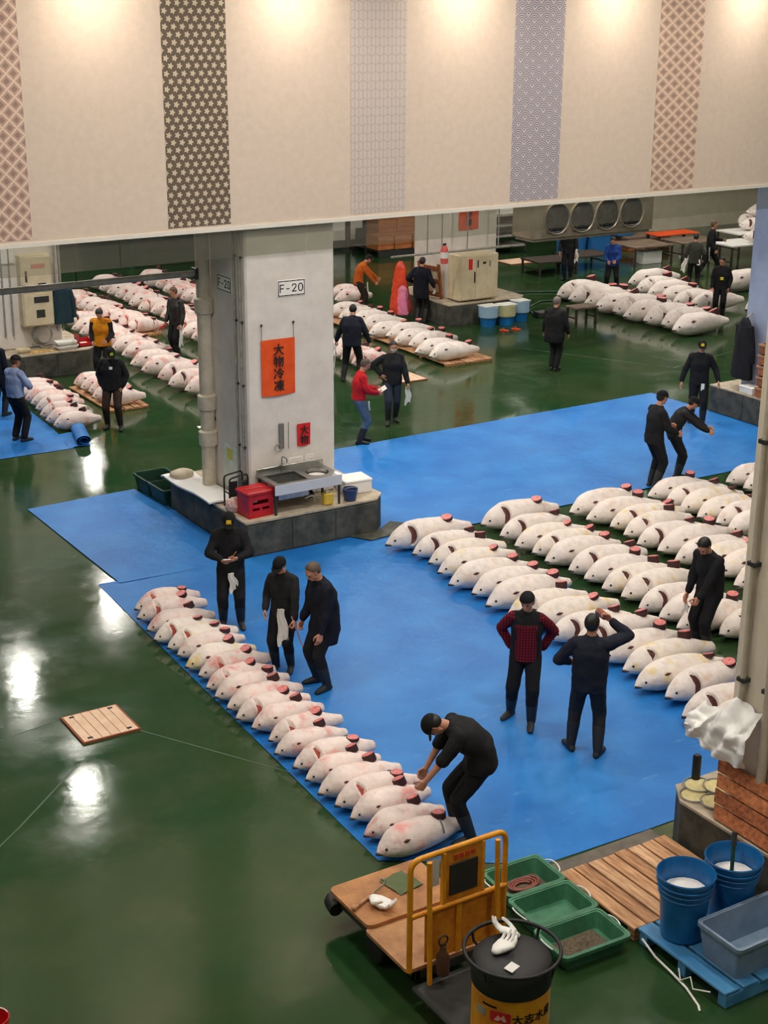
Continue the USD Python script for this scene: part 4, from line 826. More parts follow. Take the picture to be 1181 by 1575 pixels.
banner('small red cloth sign with two black characters above the sink', 10.955, 11.195, 1.44, 1.80, 20.195, .155, '大物', M_red, False, 'sign')
banner('orange cloth banner with black characters on the far cream column', 22.74, 23.38, 2.40, 3.42, 32.79, .20, '大物冷凍', M_orange, False)
# sink on the plinth
s = thing('sink', 'stainless steel double sink on legs in front of the white column', 'sink', (10.79, 19.83, .58))
hw, hd, zt = .60, .31, .50
from shapely.geometry import box as sbox
topP = Polygon(sbox(-hw, -hd, hw, hd)).difference(sbox(-.50, -.24, .02, .22)).difference(Point(.32, .0).buffer(.19, 12))
obj('worktop', prism(topP, zt-.03, zt), M_steel, s)
def basin(poly, z0, z1, th=.012):
    o = Polygon(poly) if not isinstance(poly, Polygon) else poly
    return cat_([prism(o.buffer(th).difference(o), z0, z1), prism(o.buffer(th), z0-.01, z0)])
obj('basin', basin(sbox(-.50, -.24, .02, .22), zt-.26, zt-.02), M_steel, s); obj('basin', basin(Point(.32, 0).buffer(.19, 12), zt-.2, zt-.02), M_steel, s)
obj('front_apron', rbox(-hw, hw, -hd-.006, -hd+.012, zt-.17, zt-.005, .004), mat('apron_pale', (206, 210, 216), .4), s)
obj('splash_back', rbox(-hw, hw, hd-.015, hd+.012, zt-.05, zt+.10, .006), M_steel, s)
for x in (-hw+.03, hw-.03):
    for y in (-hd+.04, hd-.04): obj('leg', rod((x, y, 0), (x, y, zt-.03), .022, 10), M_dark, s, 40)
tp = obj('tap', tube(fillet([(-.16, hd-.03, zt), (-.16, hd-.03, zt+.26), (-.16, hd-.20, zt+.26), (-.16, hd-.20, zt+.20)], .05), .012, 8), M_steel, s, 40); obj('tap_handle', rod((-.20, hd-.03, zt+.12), (-.12, hd-.03, zt+.12), .012, 8), M_steel, tp)
obj('drain_trap', tube(fillet([(.1, 0, zt-.25), (.1, 0, .10), (.26, 0, .10), (.26, .2, .22)], .07), .03, 10), M_dark, s, 40); obj('valve', tube(fillet([(.0, -.16, .16), (.14, -.2, .20), (.2, -.16, .06)], .05), .02, 8), M_steel, s, 40)
x = thing('metal_bowl', 'steel bowl standing in the round basin of the sink', 'bowl', (11.11, 19.83, .93)); obj('bowl', lathe([(0, 0), (.09, 0), (.15, .09), (.155, .09), (.1, -.005), (0, -.006)][::-1], 24), M_white, x, 40)
x = thing('bottle', 'yellow plastic container under the sink', 'container', (11.18, 19.62, .58)); obj('body', rbox(-.085, .085, -.06, .06, 0, .2, .02), M_yel_stuff, x); obj('lid', lathe([(0, 0), (.03, 0), (.03, .03), (0, .03)][::-1], 12, (0, 0, .2)), M_white, x)
x = thing('bucket', 'small dark blue bucket beside the sink', 'bucket', (11.60, 19.62, .58))
obj('pail', lathe([(0, .005), (.085, .005), (.12, .2), (.128, .2), (.128, .18), (.095, 0), (0, 0)][::-1], 24), mat('navy_plastic', (44, 66, 110), .4), x, 40); obj('handle', tube([(.12*math.cos(a), .12*math.sin(a)*.3-.03, .19+.02*math.sin(a)) for a in np.linspace(0, math.pi, 12)], .005, 6), M_galv, x)
x = thing('foam_box', 'white foam box on the right end of the plinth', 'box', (11.92, 20.0, .58), -4); obj('tub', rbox(-.26, .22, -.18, .22, 0, .19, .012), M_styro, x); obj('lid', rbox(-.27, .23, -.19, .23, .19, .235, .012), M_styro, x)
x = thing('tool_tray', 'grey tray of small tools behind the foam box', 'tray', (11.88, 20.42, .58)); obj('tray', cat_([box(-.18, .18, -.14, .14, 0, .02), box(-.18, .18, -.14, -.12, 0, .1), box(-.18, .18, .12, .14, 0, .1), box(-.18, -.16, -.14, .14, 0, .1), box(.16, .18, -.14, .14, 0, .1)]), M_galv, x); obj('tool', rod((-.12, 0, .11), (.14, .06, .12), .016, 8), M_dark, x)
# red box
x = thing('red_crate', 'bright red plastic box with slots in its side on the plinth', 'crate', (9.98, 19.79, .58), 4)
def slot_box(w, d, h, th=.015):
    o = sbox(-w/2, -h/2, w/2, h/2)
    f = Polygon(o).difference(sbox(-w*.34, h*.10, w*.30, h*.28)).difference(sbox(-w*.34, -h*.18, -w*.06, -h*.06)).difference(sbox(.02, -h*.18, w*.34, -h*.06))
    F = xf(prism(f, -th/2, th/2), STAND, (0, 0, h/2))
    return cat_([xf(F, None, (0, -d/2, 0)), xf(F, None, (0, d/2, 0)), box(-w/2, -w/2+th, -d/2, d/2, 0, h), box(w/2-th, w/2, -d/2, d/2, 0, h), box(-w/2, w/2, -d/2, d/2, 0, .02)])
obj('side_walls', slot_box(.44, .34, .36), M_redp, x); obj('lid', rbox(-.25, .25, -.20, .20, .36, .43, .02), M_redp, x); obj('lid_rib', rbox(-.2, .2, -.03, .03, .425, .445, .008), M_redp, x)
x = thing('folding_frame', 'black tubular frame standing behind the red box', 'frame', (9.90, 20.25, .58))
for y in (-.05, .14): obj('side_tube', tube(fillet([(-.16, y, 0), (-.16, y, .50), (.16, y, .54), (.16, y, 0)], .06), .014, 8), M_black, x, 40)
obj('back_panel', rbox(-.15, -.02, -.055, -.045, .1, .45, .004), M_black, x); obj('cross_tube', rod((-.16, -.05, .25), (-.16, .14, .25), .012, 8), M_black, x)
x = thing('foam_sheet', 'white sheet spread over the left end of the plinth', 'sheet', (9.5, 20.5, .585), 0)
obj('sheet', grid_sheet(lambda u, v: (.02+.52*u-.05*v+(.03 if u > .5 else 0)*v, v*1.78, .05+.02*math.sin(v*7)+.012*math.sin(u*6)-(.03 if v > .96 else 0)), 8, 20, .03), M_styro, x, 40)
x = thing('cushion', 'cream cushion on top of the white sheet', 'cushion', (9.74, 22.02, .67), 20); m_ = trimesh.creation.icosphere(3, 1.0); m_.vertices = np.sign(m_.vertices)*np.abs(m_.vertices)**.7*np.array([.20, .16, .07]); obj('pad', m_, M_conctop, x, True)
x = thing('plastic_bag', 'pinkish translucent bag lying beside the red box', 'bag', (9.74, 20.06, .62)); m_ = trimesh.creation.icosphere(3, 1.0); m_.vertices *= (.7+.6*meshkit.fbm(m_.vertices*3, 3, 4))[:, None]*np.array([.13, .11, .13]); m_.apply_translation([0, 0, .07]); obj('bag', m_, mat('pink_bag', (214, 176, 166), .35), x, 40)
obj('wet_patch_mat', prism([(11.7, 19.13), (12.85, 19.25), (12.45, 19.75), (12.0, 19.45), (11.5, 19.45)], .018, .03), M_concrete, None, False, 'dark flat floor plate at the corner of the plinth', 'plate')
# dark green bins behind the plinth
def tub(name, label, cat, loc, rz, w, d, h, m, group=None, th=.02, inner=None, rim=.025, taper=.04):
    x = thing(name, label, cat, loc, rz, group)
    def rr(a, b, r=.04): return Polygon(sbox(-a/2+r, -b/2+r, a/2-r, b/2-r)).buffer(r, 4)
    def prof(poly, z, k=None): c_ = np.array(poly.exterior.coords)[:-1]; return np.column_stack([c_, np.full(len(c_), z)])
    R = [prof(rr(w-taper*2, d-taper*2), 0), prof(rr(w, d), h), prof(rr(w-th*2, d-th*2), h), prof(rr(w-taper*2-th*2, d-taper*2-th*2), .025)]
    obj('body', loft(R), m, x, 40)
    o = rr(w, d); obj('rim', prism(o.buffer(rim).difference(o.buffer(-.002)), h-.03, h+.006), m, x)
    return x
tub('crate', 'dark green plastic crate behind the plinth, nearer of the two', 'crate', (9.83, 22.66, 0), 2, .60, .60, .30, M_greend, 'dark green crates'); tub('crate', 'dark green plastic crate behind the plinth, farther of the two', 'crate', (9.81, 23.28, 0), 1, .60, .60, .30, M_greend, 'dark green crates')

# ------------------------------------------------------------------ near right: turret truck
T = thing('turret_truck', 'yellow and black motor cart with round steering ring, guard frame and plank bed', 'cart', (6.2, 7.97, 0))
obj('engine_drum', lathe([(0, .22), (.30, .22), (.315, .25), (.315, .84), (.30, .86), (0, .86)], 40), M_yellow, T, 35)
obj('drum_cover', lathe([(0, .86), (.322, .86), (.328, .90), (.328, 1.0), (.31, 1.06), (.25, 1.10), (.10, 1.115), (0, 1.118)], 40), M_black, T, 35, 'glossy black cover of the drum')
rg = obj('steering_ring', ring((0, 0, 1.13), .385, .016, 56, 8), M_black, T, True)
for k in range(4):
    a = math.radians(20+k*90); obj('spoke', tube([(.39*math.cos(a), .39*math.sin(a), 1.13), (.37*math.cos(a), .37*math.sin(a), 1.04), (.31*math.cos(a), .31*math.sin(a), 1.0)], .012, 8), M_black, rg, True)
obj('bumper', lathe([(.30, .06), (.37, .08), (.385, .14), (.37, .20), (.30, .22)], 40), M_black, T, True)
obj('drive_wheel', xf(lathe([(0, -.08), (.17, -.08), (.19, -.05), (.19, .05), (.17, .08), (0, .08)], 24), roty(90), (0, 0, .19)), M_black, T, 35)
VA = math.degrees(math.atan2(-7.97, -6.2))
def wrap(m, a0, z, r=.3155):
    m = m.copy(); m = m.subdivide_to_size(.03) if len(m.faces) < 4000 else m
    v = m.vertices.copy(); a = math.radians(VA+a0)+v[:, 0]/r; q = r+v[:, 2]
    m.vertices = np.column_stack([q*np.cos(a), q*np.sin(a), z+v[:, 1]]); return m
dl = obj('drum_lettering', wrap(glyphs('大志水産', .092, False, .003, 1.06), 3, .655), M_ink, T, label='black characters on the drum')
lg = obj('drum_badge', wrap(prism(Polygon(sbox(-.075, .02, .055, .075)).buffer(.02, 6), 0, .003), -12, .655), M_red, T, label='red badge on the drum')
obj('badge_mark', wrap(prism(Polygon([(-.06, .015), (-.025, .07), (-.005, .045), (.02, .075), (.045, .015), (.02, .015), (-.005, .035), (-.02, .015)]), .003, .005), -12, .655), mat('badge_pink', (240, 190, 176), .6), lg)
obj('drum_sticker', wrap(prism(sbox(-.045, 0, .045, .075), 0, .003), -46, .665), M_galv, T, label='small silver sticker')
obj('drum_panel', wrap(prism(sbox(0, -.2, .2, -.03), 0, .002), 8, .62), M_green, T, label='green panel below the lettering')
obj('drum_strap', wrap(prism(sbox(-.17, 0, -.04, .018), 0, .003), -12, .775), M_ink, T)
# platform and bed
obj('step_deck', rbox(-.30, .55, .30, 1.0, .20, .26, .02), M_dark, T)
by = 1.03
obj('bed_frame', cat_([rbox(-.24, -.18, by, 2.36, .26, .36, .01), rbox(.60, .66, by, 2.36, .26, .36, .01), rbox(-.24, .66, by, by+.06, .26, .36, .01), rbox(-.24, .66, 2.30, 2.36, .26, .36, .01)]), M_dark, T)
def board(x0, x1, y0, y1, z0, z1, r, m, name='bed_board'):
    P = Polygon(sbox(x0+r, y0+r, x1-r, y1-r)).buffer(r, 5); return obj(name, prism(P, z0, z1), m, T)
board(-.32, .70, by+.0, 1.74, .36, .395, .05, M_ply[1]); board(-.30, .68, 1.70, 2.42, .40, .435, .07, M_ply[0])
obj('tail_bumper', tube(fillet([(-.28, 2.30, .26), (-.26, 2.47, .27), (.62, 2.47, .27), (.66, 2.30, .26)], .08), .07, 10), M_black, T, 40)
for sx in (-.16, .58): obj('rear_wheel', xf(lathe([(0, -.06), (.14, -.06), (.155, -.04), (.155, .04), (.14, .06), (0, .06)], 24), roty(90), (sx, 1.75, .155)), M_black, T, 35)
# guard frame
F = obj('guard_frame', tube(fillet([(-.30, by, .38), (-.30, by, 1.46), (.68, by, 1.46), (.68, by, .38), (-.30, by, .38)], .11, 6)[:-1], .026, 10), M_yellow, T, 40)
for xx in (-.15, .55): obj('post', rod((xx, by-.1, .04 if xx < 0 else .3), (xx, by-.06, 1.44), .024, 10), M_yellow, F, 40)
obj('mid_rail', rod((-.30, by-.02, .93), (.68, by-.02, .93), .024, 10), M_yellow, F, 40)
for xx in (.03, .43): obj('post', rbox(xx-.018, xx+.018, by-.03, by+.02, .93, 1.45, .006), M_yellow, F)
up_ = obj('upper_panel', rbox(.03, .43, by-.02, by-.005, .95, 1.44, .004), M_yellowd, T, label='orange-yellow upper panel')
obj('black_board', rbox(.08, .37, by-.034, by-.02, 1.02, 1.32, .004), mat('slate', (44, 42, 38), .7), up_); obj('red_mark', cat_([rbox(.12+.06*k, .165+.06*k, by-.026, by-.02, 1.35+.006*(k % 2), 1.405, .004) for k in range(4)]), mat('faded_red', (206, 70, 30), .7), up_)
obj('lower_panel', rbox(-.15, .66, by-.01, by+.004, .42, .92, .004), M_yellowd, T, label='orange-yellow lower panel'); obj('panel_rib', rbox(.16, .22, by-.03, by+.0, .42, .92, .008), M_yellow, T)
obj('side_plate', rbox(-.12, -.02, by-.02, by+.0, 1.16, 1.42, .002), mat('striped_white', (214, 208, 200), .6), T); 
ex = thing('lubricant_can', 'small dark pump can hung on the guard frame of the cart', 'can', (6.15, 8.86, .36)); obj('can', lathe([(0, 0), (.055, 0), (.06, .02), (.06, .17), (.03, .22), (.028, .28), (0, .28)], 20), mat('dark_brown_can', (84, 58, 44), .4), ex, 40); obj('loop', ring((0, 0, .33), .045, .009, 20, 6, STAND), M_dark, ex, True)
# things on the cart
def glove(label, loc, rz, s=1.2, m=None, tilt=(0, 0)):
    g = thing('work_glove', label, 'glove', loc, rz); h = xf(HANDS['relax'], rotx(180+tilt[0])@roty(tilt[1])); h.apply_scale(s); h.apply_translation([0, 0, -h.bounds[0][2]]); obj('glove', h, m or M_paper, g, 50); return g
glove('white work glove lying on the plank bed of the cart', (6.15, 10.0, .437), -75, 1.8)
glove('white work glove on the black drum cover, left one', (6.06, 8.00, 1.112), 20, 1.6); glove('white work glove on the black drum cover, right one', (6.34, 8.10, 1.10), 130, 1.5, None, (20, 10))
x = thing('paper_card', 'white card lying on the black drum cover', 'card', (6.07, 7.80, 1.108), 20); obj('card', xf(rbox(-.055, .055, -.04, .04, 0, .004, .001), rotx(6)), M_paper, x)
x = thing('hand_hook', 'wooden handled hook lying on the plank bed of the cart', 'hook', (6.08, 10.02, .45), 24); obj('handle', rod((-.18, 0, .01), (.12, 0, .01), .016, 10), M_woods[1], x, 40); obj('hook', tube([(.12, 0, .01), (.3, 0, .01), (.36, .03, .01), (.36, .08, .01)], .007, 6), M_steel, x, 40); obj('knob', trimesh.creation.icosphere(2, .028).apply_translation([-.18, 0, .02]), M_woods[1], x, True)
x = thing('green_cloth', 'dull green rag lying on the back board of the cart', 'rag', (6.52, 10.1, .437), 10); obj('cloth', grid_sheet(lambda u, v: ((u-.5)*.28, (v-.5)*.3, .004+.012*abs(math.sin(u*6+v*4))), 9, 9, .006), mat('rag_green', (92, 104, 70), .9), x, 40)

# green trays
g1 = tub('tray', 'green plastic tray next to the blue sheet, with a coiled red-brown hose', 'tray', (7.83, 9.94, 0), -2, .64, .47, .17, M_green, 'green trays beside the cart')
g2 = tub('tray', 'empty green plastic tray, middle one of three', 'tray', (7.79, 9.42, 0), -2, .68, .47, .17, M_green, 'green trays beside the cart')
g3 = tub('tray', 'green plastic tray nearest the drum, with brown netting inside', 'tray', (7.72, 8.90, 0), -2, .72, .47, .17, M_green, 'green trays beside the cart')
for g, s in ((g1, 1), (g2, 1), (g3, 1)):
    for s in (-1, 1): obj('rope_handle', tube([(s*(.35+.05*math.sin(a)), .12*math.cos(a)+.02, .15+.03*math.sin(a)) for a in np.linspace(0, math.pi, 12)], .008, 6), M_paper, g, True)
x = thing('coiled_hose', 'red-brown hose coiled in the green tray next to the blue sheet', 'hose', (7.83, 9.94, .045)); obj('hose', tube([((.07+.012*a)*math.cos(a*3)*1.2, (.05+.009*a)*math.sin(a*3), .012+.004*a) for a in np.linspace(0, 6.5, 110)], .014, 6), mat('hose_brown', (132, 70, 58), .5), x, True)
obj('mat', rbox(-.24, .24, -.15, .15, -.015, .0, .004), mat('wet_brown', (96, 82, 60), .6, (70, 64, 46), 10), x)
x = thing('netting', 'brown netting heaped in the green tray nearest the drum', 'net', (7.72, 8.90, .03)); obj('heap', grid_sheet(lambda u, v: ((u-.5)*.48, (v-.5)*.30, .012+.05*float(meshkit.fbm(np.array([u*7, v*5, 1.]), 3, 9))*math.sin(u*math.pi)*math.sin(v*math.pi)*1.6), 24, 16, .008), mat('net_brown', (112, 96, 74), .85, (70, 62, 46), 40), x, 40)

# wooden floor pallet
def pallet(label, x0, x1, y0, y1, h, n, mats, name='wooden_pallet', gap=.022, along='y', group=None, rz=0, z=0):
    cx, cy = (x0+x1)/2, (y0+y1)/2; p = thing(name, label, 'pallet', (cx, cy, z), rz, group); W, D = x1-x0, y1-y0
    L_ = W if along == 'y' else D
    w = (L_-gap*(n-1))/n
    for k in range(n):
        a = -L_/2+k*(w+gap); j = RNG.uniform(-.012, .012); t_ = RNG.uniform(-.003, .003)
        b = rbox(a, a+w, -D/2+j, D/2+j, h-.03+t_, h+t_, .005) if along == 'y' else rbox(-W/2+j, W/2+j, a, a+w, h-.03+t_, h+t_, .005)
        obj('slat', b, mats[k % len(mats)], p)
    for q in (-1, 0, 1):
        b = rbox(-W/2+.01, W/2-.01, q*(D/2-.06)-.05, q*(D/2-.06)+.05, .004, h-.034, .005) if along == 'y' else rbox(q*(W/2-.06)-.05, q*(W/2-.06)+.05, -D/2+.01, D/2-.01, .004, h-.034, .005)
        obj('bearer', b, mats[1], p)
    return p
pallet('worn wooden pallet on the floor between the green trays and the blue bucket', 8.19, 9.55, 8.72, 9.82, .15, 8, M_woods)
struct('trim_1', box(8.25, 9.66, 9.86, 10.155, -.01, .005), mat('grey_strip', (112, 104, 92), .7, (90, 84, 74), 5), label='grey strip of floor at the front edge of the central blue sheet')
pallet('pale blue plastic pallet under the blue buckets', 8.22, 9.45, 7.56, 8.70, .16, 6, [M_bluelite, M_bluelite], 'plastic_pallet', .03)
def big_bucket(label, loc, handle=None):
    b = thing('bucket', label, 'bucket', loc)
    obj('wall', lathe([(0, 0), (.175, 0), (.195, .02), (.222, .40), (.232, .44), (.226, .455), (.240, .50), (.234, .515), (.248, .555), (.243, .57), (.262, .63), (.270, .645), (.262, .655), (.248, .64), (.205, .40), (.18, .03), (0, .02)], 44), M_blue, b, 50)
    for z in (.455, .515, .57): obj('rim_ring', ring((0, 0, z), .226+.2*(z-.43), .010, 44, 6), M_blue, b, True)
    return b
bz = .162
b1_ = big_bucket('stacked blue buckets nearest the wooden pallet, holding ice', (8.50, 8.43, bz)); b2_ = big_bucket('blue bucket with a dark scoop handle, behind the grey-blue tub', (9.06, 8.40, bz))
for (cx, cy), lab in (((8.50, 8.43), 'white crushed ice in the stacked blue buckets'), ((9.06, 8.40), 'white crushed ice in the blue bucket with the scoop')):
    m_ = lathe([(0, .50), (.1, .495), (.20, .47), (.212, .45), (0, .44)][::-1], 28); m_.vertices[:, 2] += (meshkit.fbm(m_.vertices*14, 3, 3)-.5)*.03
    obj('crushed_ice', m_, M_ice, None, True, lab, 'ice', kind='stuff', loc=(cx, cy, bz))
x = thing('scoop', 'dark green scoop handle standing in the right blue bucket', 'scoop', (8.98, 8.34, bz+.46)); obj('handle', rod((0, 0, 0), (.10, .10, .36), .018, 8), M_greend, x, 40); obj('grip', rod((.08, .08, .29), (.115, .115, .40), .026, 8), M_dark, x, 40)
tub('tub', 'large grey-blue rectangular tub at the lower right corner', 'tub', (8.96, 7.88, .162), 0, 1.14, .52, .34, M_tub, None, .022, rim=.012, taper=.045)
x = thing('strap', 'pale cord trailing from the pale blue pallet', 'cord', (0, 0, 0)); obj('cord', tube([(8.20, 8.62, .10), (8.17, 8.40, .05), (8.16, 8.18, .03), (8.13, 7.95, .02), (8.06, 7.72, .012), (8.02, 7.66, .012)], .012, 6), M_paper, x, True); obj('loop', tube([(8.17, 8.1, .12), (8.14, 8.04, .04), (8.17, 7.95, .12), (8.14, 7.88, .05), (8.19, 7.72, .10)], .007, 6), M_paper, x, True)

# on the near plinth
for i, (a, b, w) in enumerate(((9.80, 9.70, 'leftmost'), (9.96, 9.82, 'second from left'), (9.86, 9.46, 'nearest the planks'), (10.08, 9.66, 'behind the others'))):
    x = thing('wire_hoop', f'round wire hoop with pale yellow cloth on the near plinth, {w}', 'hoop', (a, b, .583+.012*i)); obj('hoop', ring((0, 0, .014), .15, .008, 36, 6), M_galv, x, True); obj('cloth', lathe([(0, .012), (.13, .010), (.13, .004), (0, .004)][::-1], 24), mat(f'pale_yellow_cloth_{i}', (226, 214, 160), .8, (206, 190, 130), 12), x, True)
x = thing('rubber_mallet', 'black round bar standing among the wire hoops', 'bar', (10.03, 9.93, .58), 0); obj('bar', lathe([(0, 0), (.04, 0), (.045, .02), (.045, .28), (.03, .30), (0, .30)], 18), M_black, x, 40); obj('foot', lathe([(0, 0), (.06, 0), (.06, .02), (0, .02)][::-1], 18), M_dark, x, 40)
PL = thing('plank_panel', 'red-brown plank panel leaning on the near column', 'panel', (0, 0, 0))
lo, hi = np.array([9.66, 9.26, .585]), np.array([9.93, 9.50, 1.08]); e2 = (hi-lo); nrm = np.cross([0, -1, 0], e2); nrm /= np.linalg.norm(nrm)
for k in range(4):
    a = lo+e2*(k/4+.01); b = lo+e2*((k+1)/4-.012); P8 = []
    for p in (a, b):
        for L_ in (0, 1.5):
            for s in (0, 1): P8.append(p+np.array([0, -L_, 0])+nrm*(.03*s+(.012 if k % 2 else 0)))
    obj('plank', trimesh.convex.convex_hull(np.array(P8)), M_wbrown[k % 3], PL)
for yy in (.25, 1.2):
    P8 = [p+np.array([0, -L_, 0])-nrm*s for p in (lo+e2*.06, lo+e2*.97) for L_ in (yy, yy+.09) for s in (0.002, .035)]
    if nrm[0] < 0: obj('batten', trimesh.convex.convex_hull(np.array(P8)), M_wbrown[1], PL)
x = thing('plastic_film', 'crumpled white plastic film hanging from the near column above the planks', 'film', (0, 0, 0))
def film(u, v):
    tp = np.array([9.92, 9.76-.80*u, 1.60+.26*u-.08*math.sin(u*9)]); bt = np.array([9.74-.05*math.sin(u*3), 9.86-.84*u, 1.24+.03*math.sin(u*7)-.10*max(0, u-.7)])
    p = tp*(1-v)+bt*v; n_ = meshkit.fbm(np.array([u*7, v*6, .3]), 4, 5)-.5
    return p+np.array([-.20*n_*math.sin(v*2.6)-.10*math.sin(v*math.pi)-.03*math.sin(u*24+v*5), .02*math.sin(u*13+v*6), .10*n_])
obj('film', grid_sheet(film, 40, 26, .004), M_frost, x, 50)
# pipes of the near column
for yy, r in ((9.30, .03), (8.95, .05), (8.60, .03)):
    q = obj('conduit', rod((9.92, yy-.0, .60), (9.92, yy, NEAR_CEILING), r, 12), M_cream, c3, 40)
    for z in (2.0, 3.2, 4.4): obj('clip', box(9.88, 9.98, yy-r-.02, yy+r+.02, z, z+.04), M_dark, q)
x = thing('red_bucket', 'red plastic bucket at the lower left corner', 'bucket', (2.74, 10.50, 0)); obj('pail', lathe([(0, .005), (.10, .005), (.13, .2), (.14, .2), (.14, .18), (.11, 0), (0, 0)][::-1], 24), M_redp, x, 40); obj('handle', tube([(.13*math.cos(a), .13*math.sin(a), .2) for a in np.linspace(0, math.pi, 14)], .006, 6), M_white, x)

# floor cover board
def floor_board(label, x0, x1, y0, y1, slots=True, group=None):
    b = thing('floor_cover', label, 'board', ((x0+x1)/2, (y0+y1)/2, 0)); w, d = x1-x0, y1-y0
    n = 6; ww = w/n
    for k in range(n): obj('plank', rbox(-w/2+k*ww+.003, -w/2+(k+1)*ww-.003, -d/2, d/2, .004, .03, .003), M_board, b)
    obj('frame', cat_([box(-w/2-.02, w/2+.02, -d/2-.02, -d/2, .002, .026), box(-w/2-.02, w/2+.02, d/2, d/2+.02, .002, .026), box(-w/2-.02, -w/2, -d/2, d/2, .002, .026), box(w/2, w/2+.02, -d/2, d/2, .002, .026)]), mat(numbered('/x', 'cover_frame').split('/')[-1], (150, 84, 60), .7), b)
    if slots:
        for sx in (-1, 1):
            for sy in (-1, 1): obj('lift_handle', rbox(sx*w*.36-.03, sx*w*.36+.03, sy*d*.42-.018, sy*d*.42+.018, .028, .036, .003), M_black, b)
M_board = mat('cover_board', (240, 208, 180), .7, (226, 190, 160), 5)
floor_board('beige planked cover set in the green floor at left', 5.28, 5.96, 15.02, 15.74)
# ------------------------------------------------------------------ far left
x = thing('switch_cabinet', 'tall cream switch cabinet on the upper left column', 'cabinet', (11.03, 32.8, 0))
obj('case', rbox(-.36, .36, -.30, -.002, 1.12, 2.74, .02), M_cabinet, x); 
d1 = obj('door', rbox(-.33, .33, -.325, -.30, 1.92, 2.70, .008), M_cabinet, x); obj('door_handle', rbox(-.27, -.23, -.35, -.325, 2.15, 2.4, .006), M_dark, d1)
d2 = obj('door', rbox(-.33, .33, -.325, -.30, 1.15, 1.88, .008), M_cabinet, x)
obj('meter_window', rbox(-.1, .25, -.335, -.325, 1.66, 1.8, .004), M_dark, d2); obj('meter_window', rbox(-.06, .14, -.335, -.325, 1.32, 1.5, .004), M_dark, d2); obj('warning_label', rbox(-.12, .2, -.330, -.325, 2.44, 2.54, .002), mat('label_red', (206, 130, 110), .7), d1); obj('caption_label', rbox(.02, .2, -.330, -.325, 1.98, 2.1, .002), M_ink, d1)
for xx in (10.32, 10.50, 11.55, 11.68): obj('conduit', rod((xx, 32.77, .9), (xx, 32.77, HALL_CEILING), .022, 8), M_galv, c4, 40)
obj('sign_panel', rbox(10.30, 10.62, 32.76, 32.80, 2.55, 2.95, .004), M_white, c4); obj('sign_panel', rbox(10.30, 10.6, 32.76, 32.80, 2.98, 3.2, .004), M_skyblue, c4, label='pale blue sign panel')
x = thing('cable_coil', 'grey cable coiled in a hanging loop under the switch cabinet', 'cable', (11.10, 32.62, .90))
for k in range(5): obj('loop', ring((.012*k, -.02*k, 0), .23-.012*k, .014, 36, 6, STAND@rotz(0)), M_galv, x, True)
obj('tail', tube([(-.1, -.05, -.2), (-.05, -.08, -.26), (.1, -.1, -.3), (.2, -.05, -.28)], .014, 6), M_galv, x, True)
x = thing('hanging_jacket', 'dark blue-green jacket hanging from the corner of the upper left column', 'jacket', (11.66, 32.66, 1.10))
Rg = []
for s_, w_, d_ in ((0, .25, .11), (.2, .245, .11), (.5, .22, .10), (.72, .21, .09), (.82, .13, .07), (.88, .06, .05)):
    Rg.append([(w_*math.cos(a)*(1+.06*math.sin(6*a)), d_*math.sin(a)*(1+.1*math.sin(5*a+1)), s_) for a in np.linspace(0, 2*math.pi, 32, endpoint=False)])
obj('jacket', loft(Rg), cloth('teal_jacket', (38, 62, 72)), x, 50)
for s in (-1, 1): obj('sleeve', tube([(s*.17, 0, .76), (s*.24, -.03, .5), (s*.25, -.05, .12)], [.07, .06, .05], 12), cloth('teal_jacket', (38, 62, 72)), x, 50)
obj('hanger', tube([(-.1, 0, .84), (0, 0, .92), (.1, 0, .84)], .01, 6), M_white, x)
for i, (a, b, w, d, h, m, nm, lab, ct) in enumerate(((11.55, 32.3, .5, .3, .09, M_white, 'tray', 'white tray on the upper left plinth, lower of two stacked', 'tray'), (10.55, 32.35, .28, .2, .1, M_cabinet, 'tray', 'small cream tray on the upper left plinth', 'tray'))):
    tub(nm, lab, ct, (a, b, .582), 3, w, d, h, m, rim=.01, th=.014)
tub('tray', 'white tray stacked on top of another on the upper left plinth', 'tray', (11.55, 32.32, .675), -3, .46, .28, .08, M_white, rim=.01, th=.014)
x = thing('parts_bin', 'orange-red open bin at the right end of the upper left plinth', 'bin', (12.02, 32.42, .58)); obj('bin', cat_([box(-.17, .17, -.15, .15, 0, .02), box(-.17, .17, .13, .15, 0, .16), box(-.17, -.15, -.15, .15, 0, .28), box(.15, .17, -.15, .15, 0, .14), box(-.17, .17, -.15, -.13, 0, .09)]), M_redp, x); obj('load', rbox(-.1, .1, -.1, .1, .02, .07, .02), M_paper, x)
x = thing('work_glove', 'dark blue rubber glove on the upper left plinth', 'glove', (11.84, 32.5, .58)); obj('glove', xf(HANDS['grip'], roty(-80)).apply_scale(1.6).apply_translation([0, 0, .03]), mat('glove_blue', (36, 64, 120), .5), x, 50)
x = thing('cloth_heap', 'heap of pale yellow rags on the upper left plinth', 'rags', (10.95, 32.3, .58)); obj('heap', grid_sheet(lambda u, v: ((u-.5)*.6, (v-.5)*.26, .01+.10*float(meshkit.fbm(np.array([u*5, v*3, 2.]), 3, 4))*math.sin(u*math.pi)*math.sin(v*math.pi)), 16, 10, .008), mat('rag_yellow', (210, 180, 110), .9, (170, 130, 80), 9), x, 40)
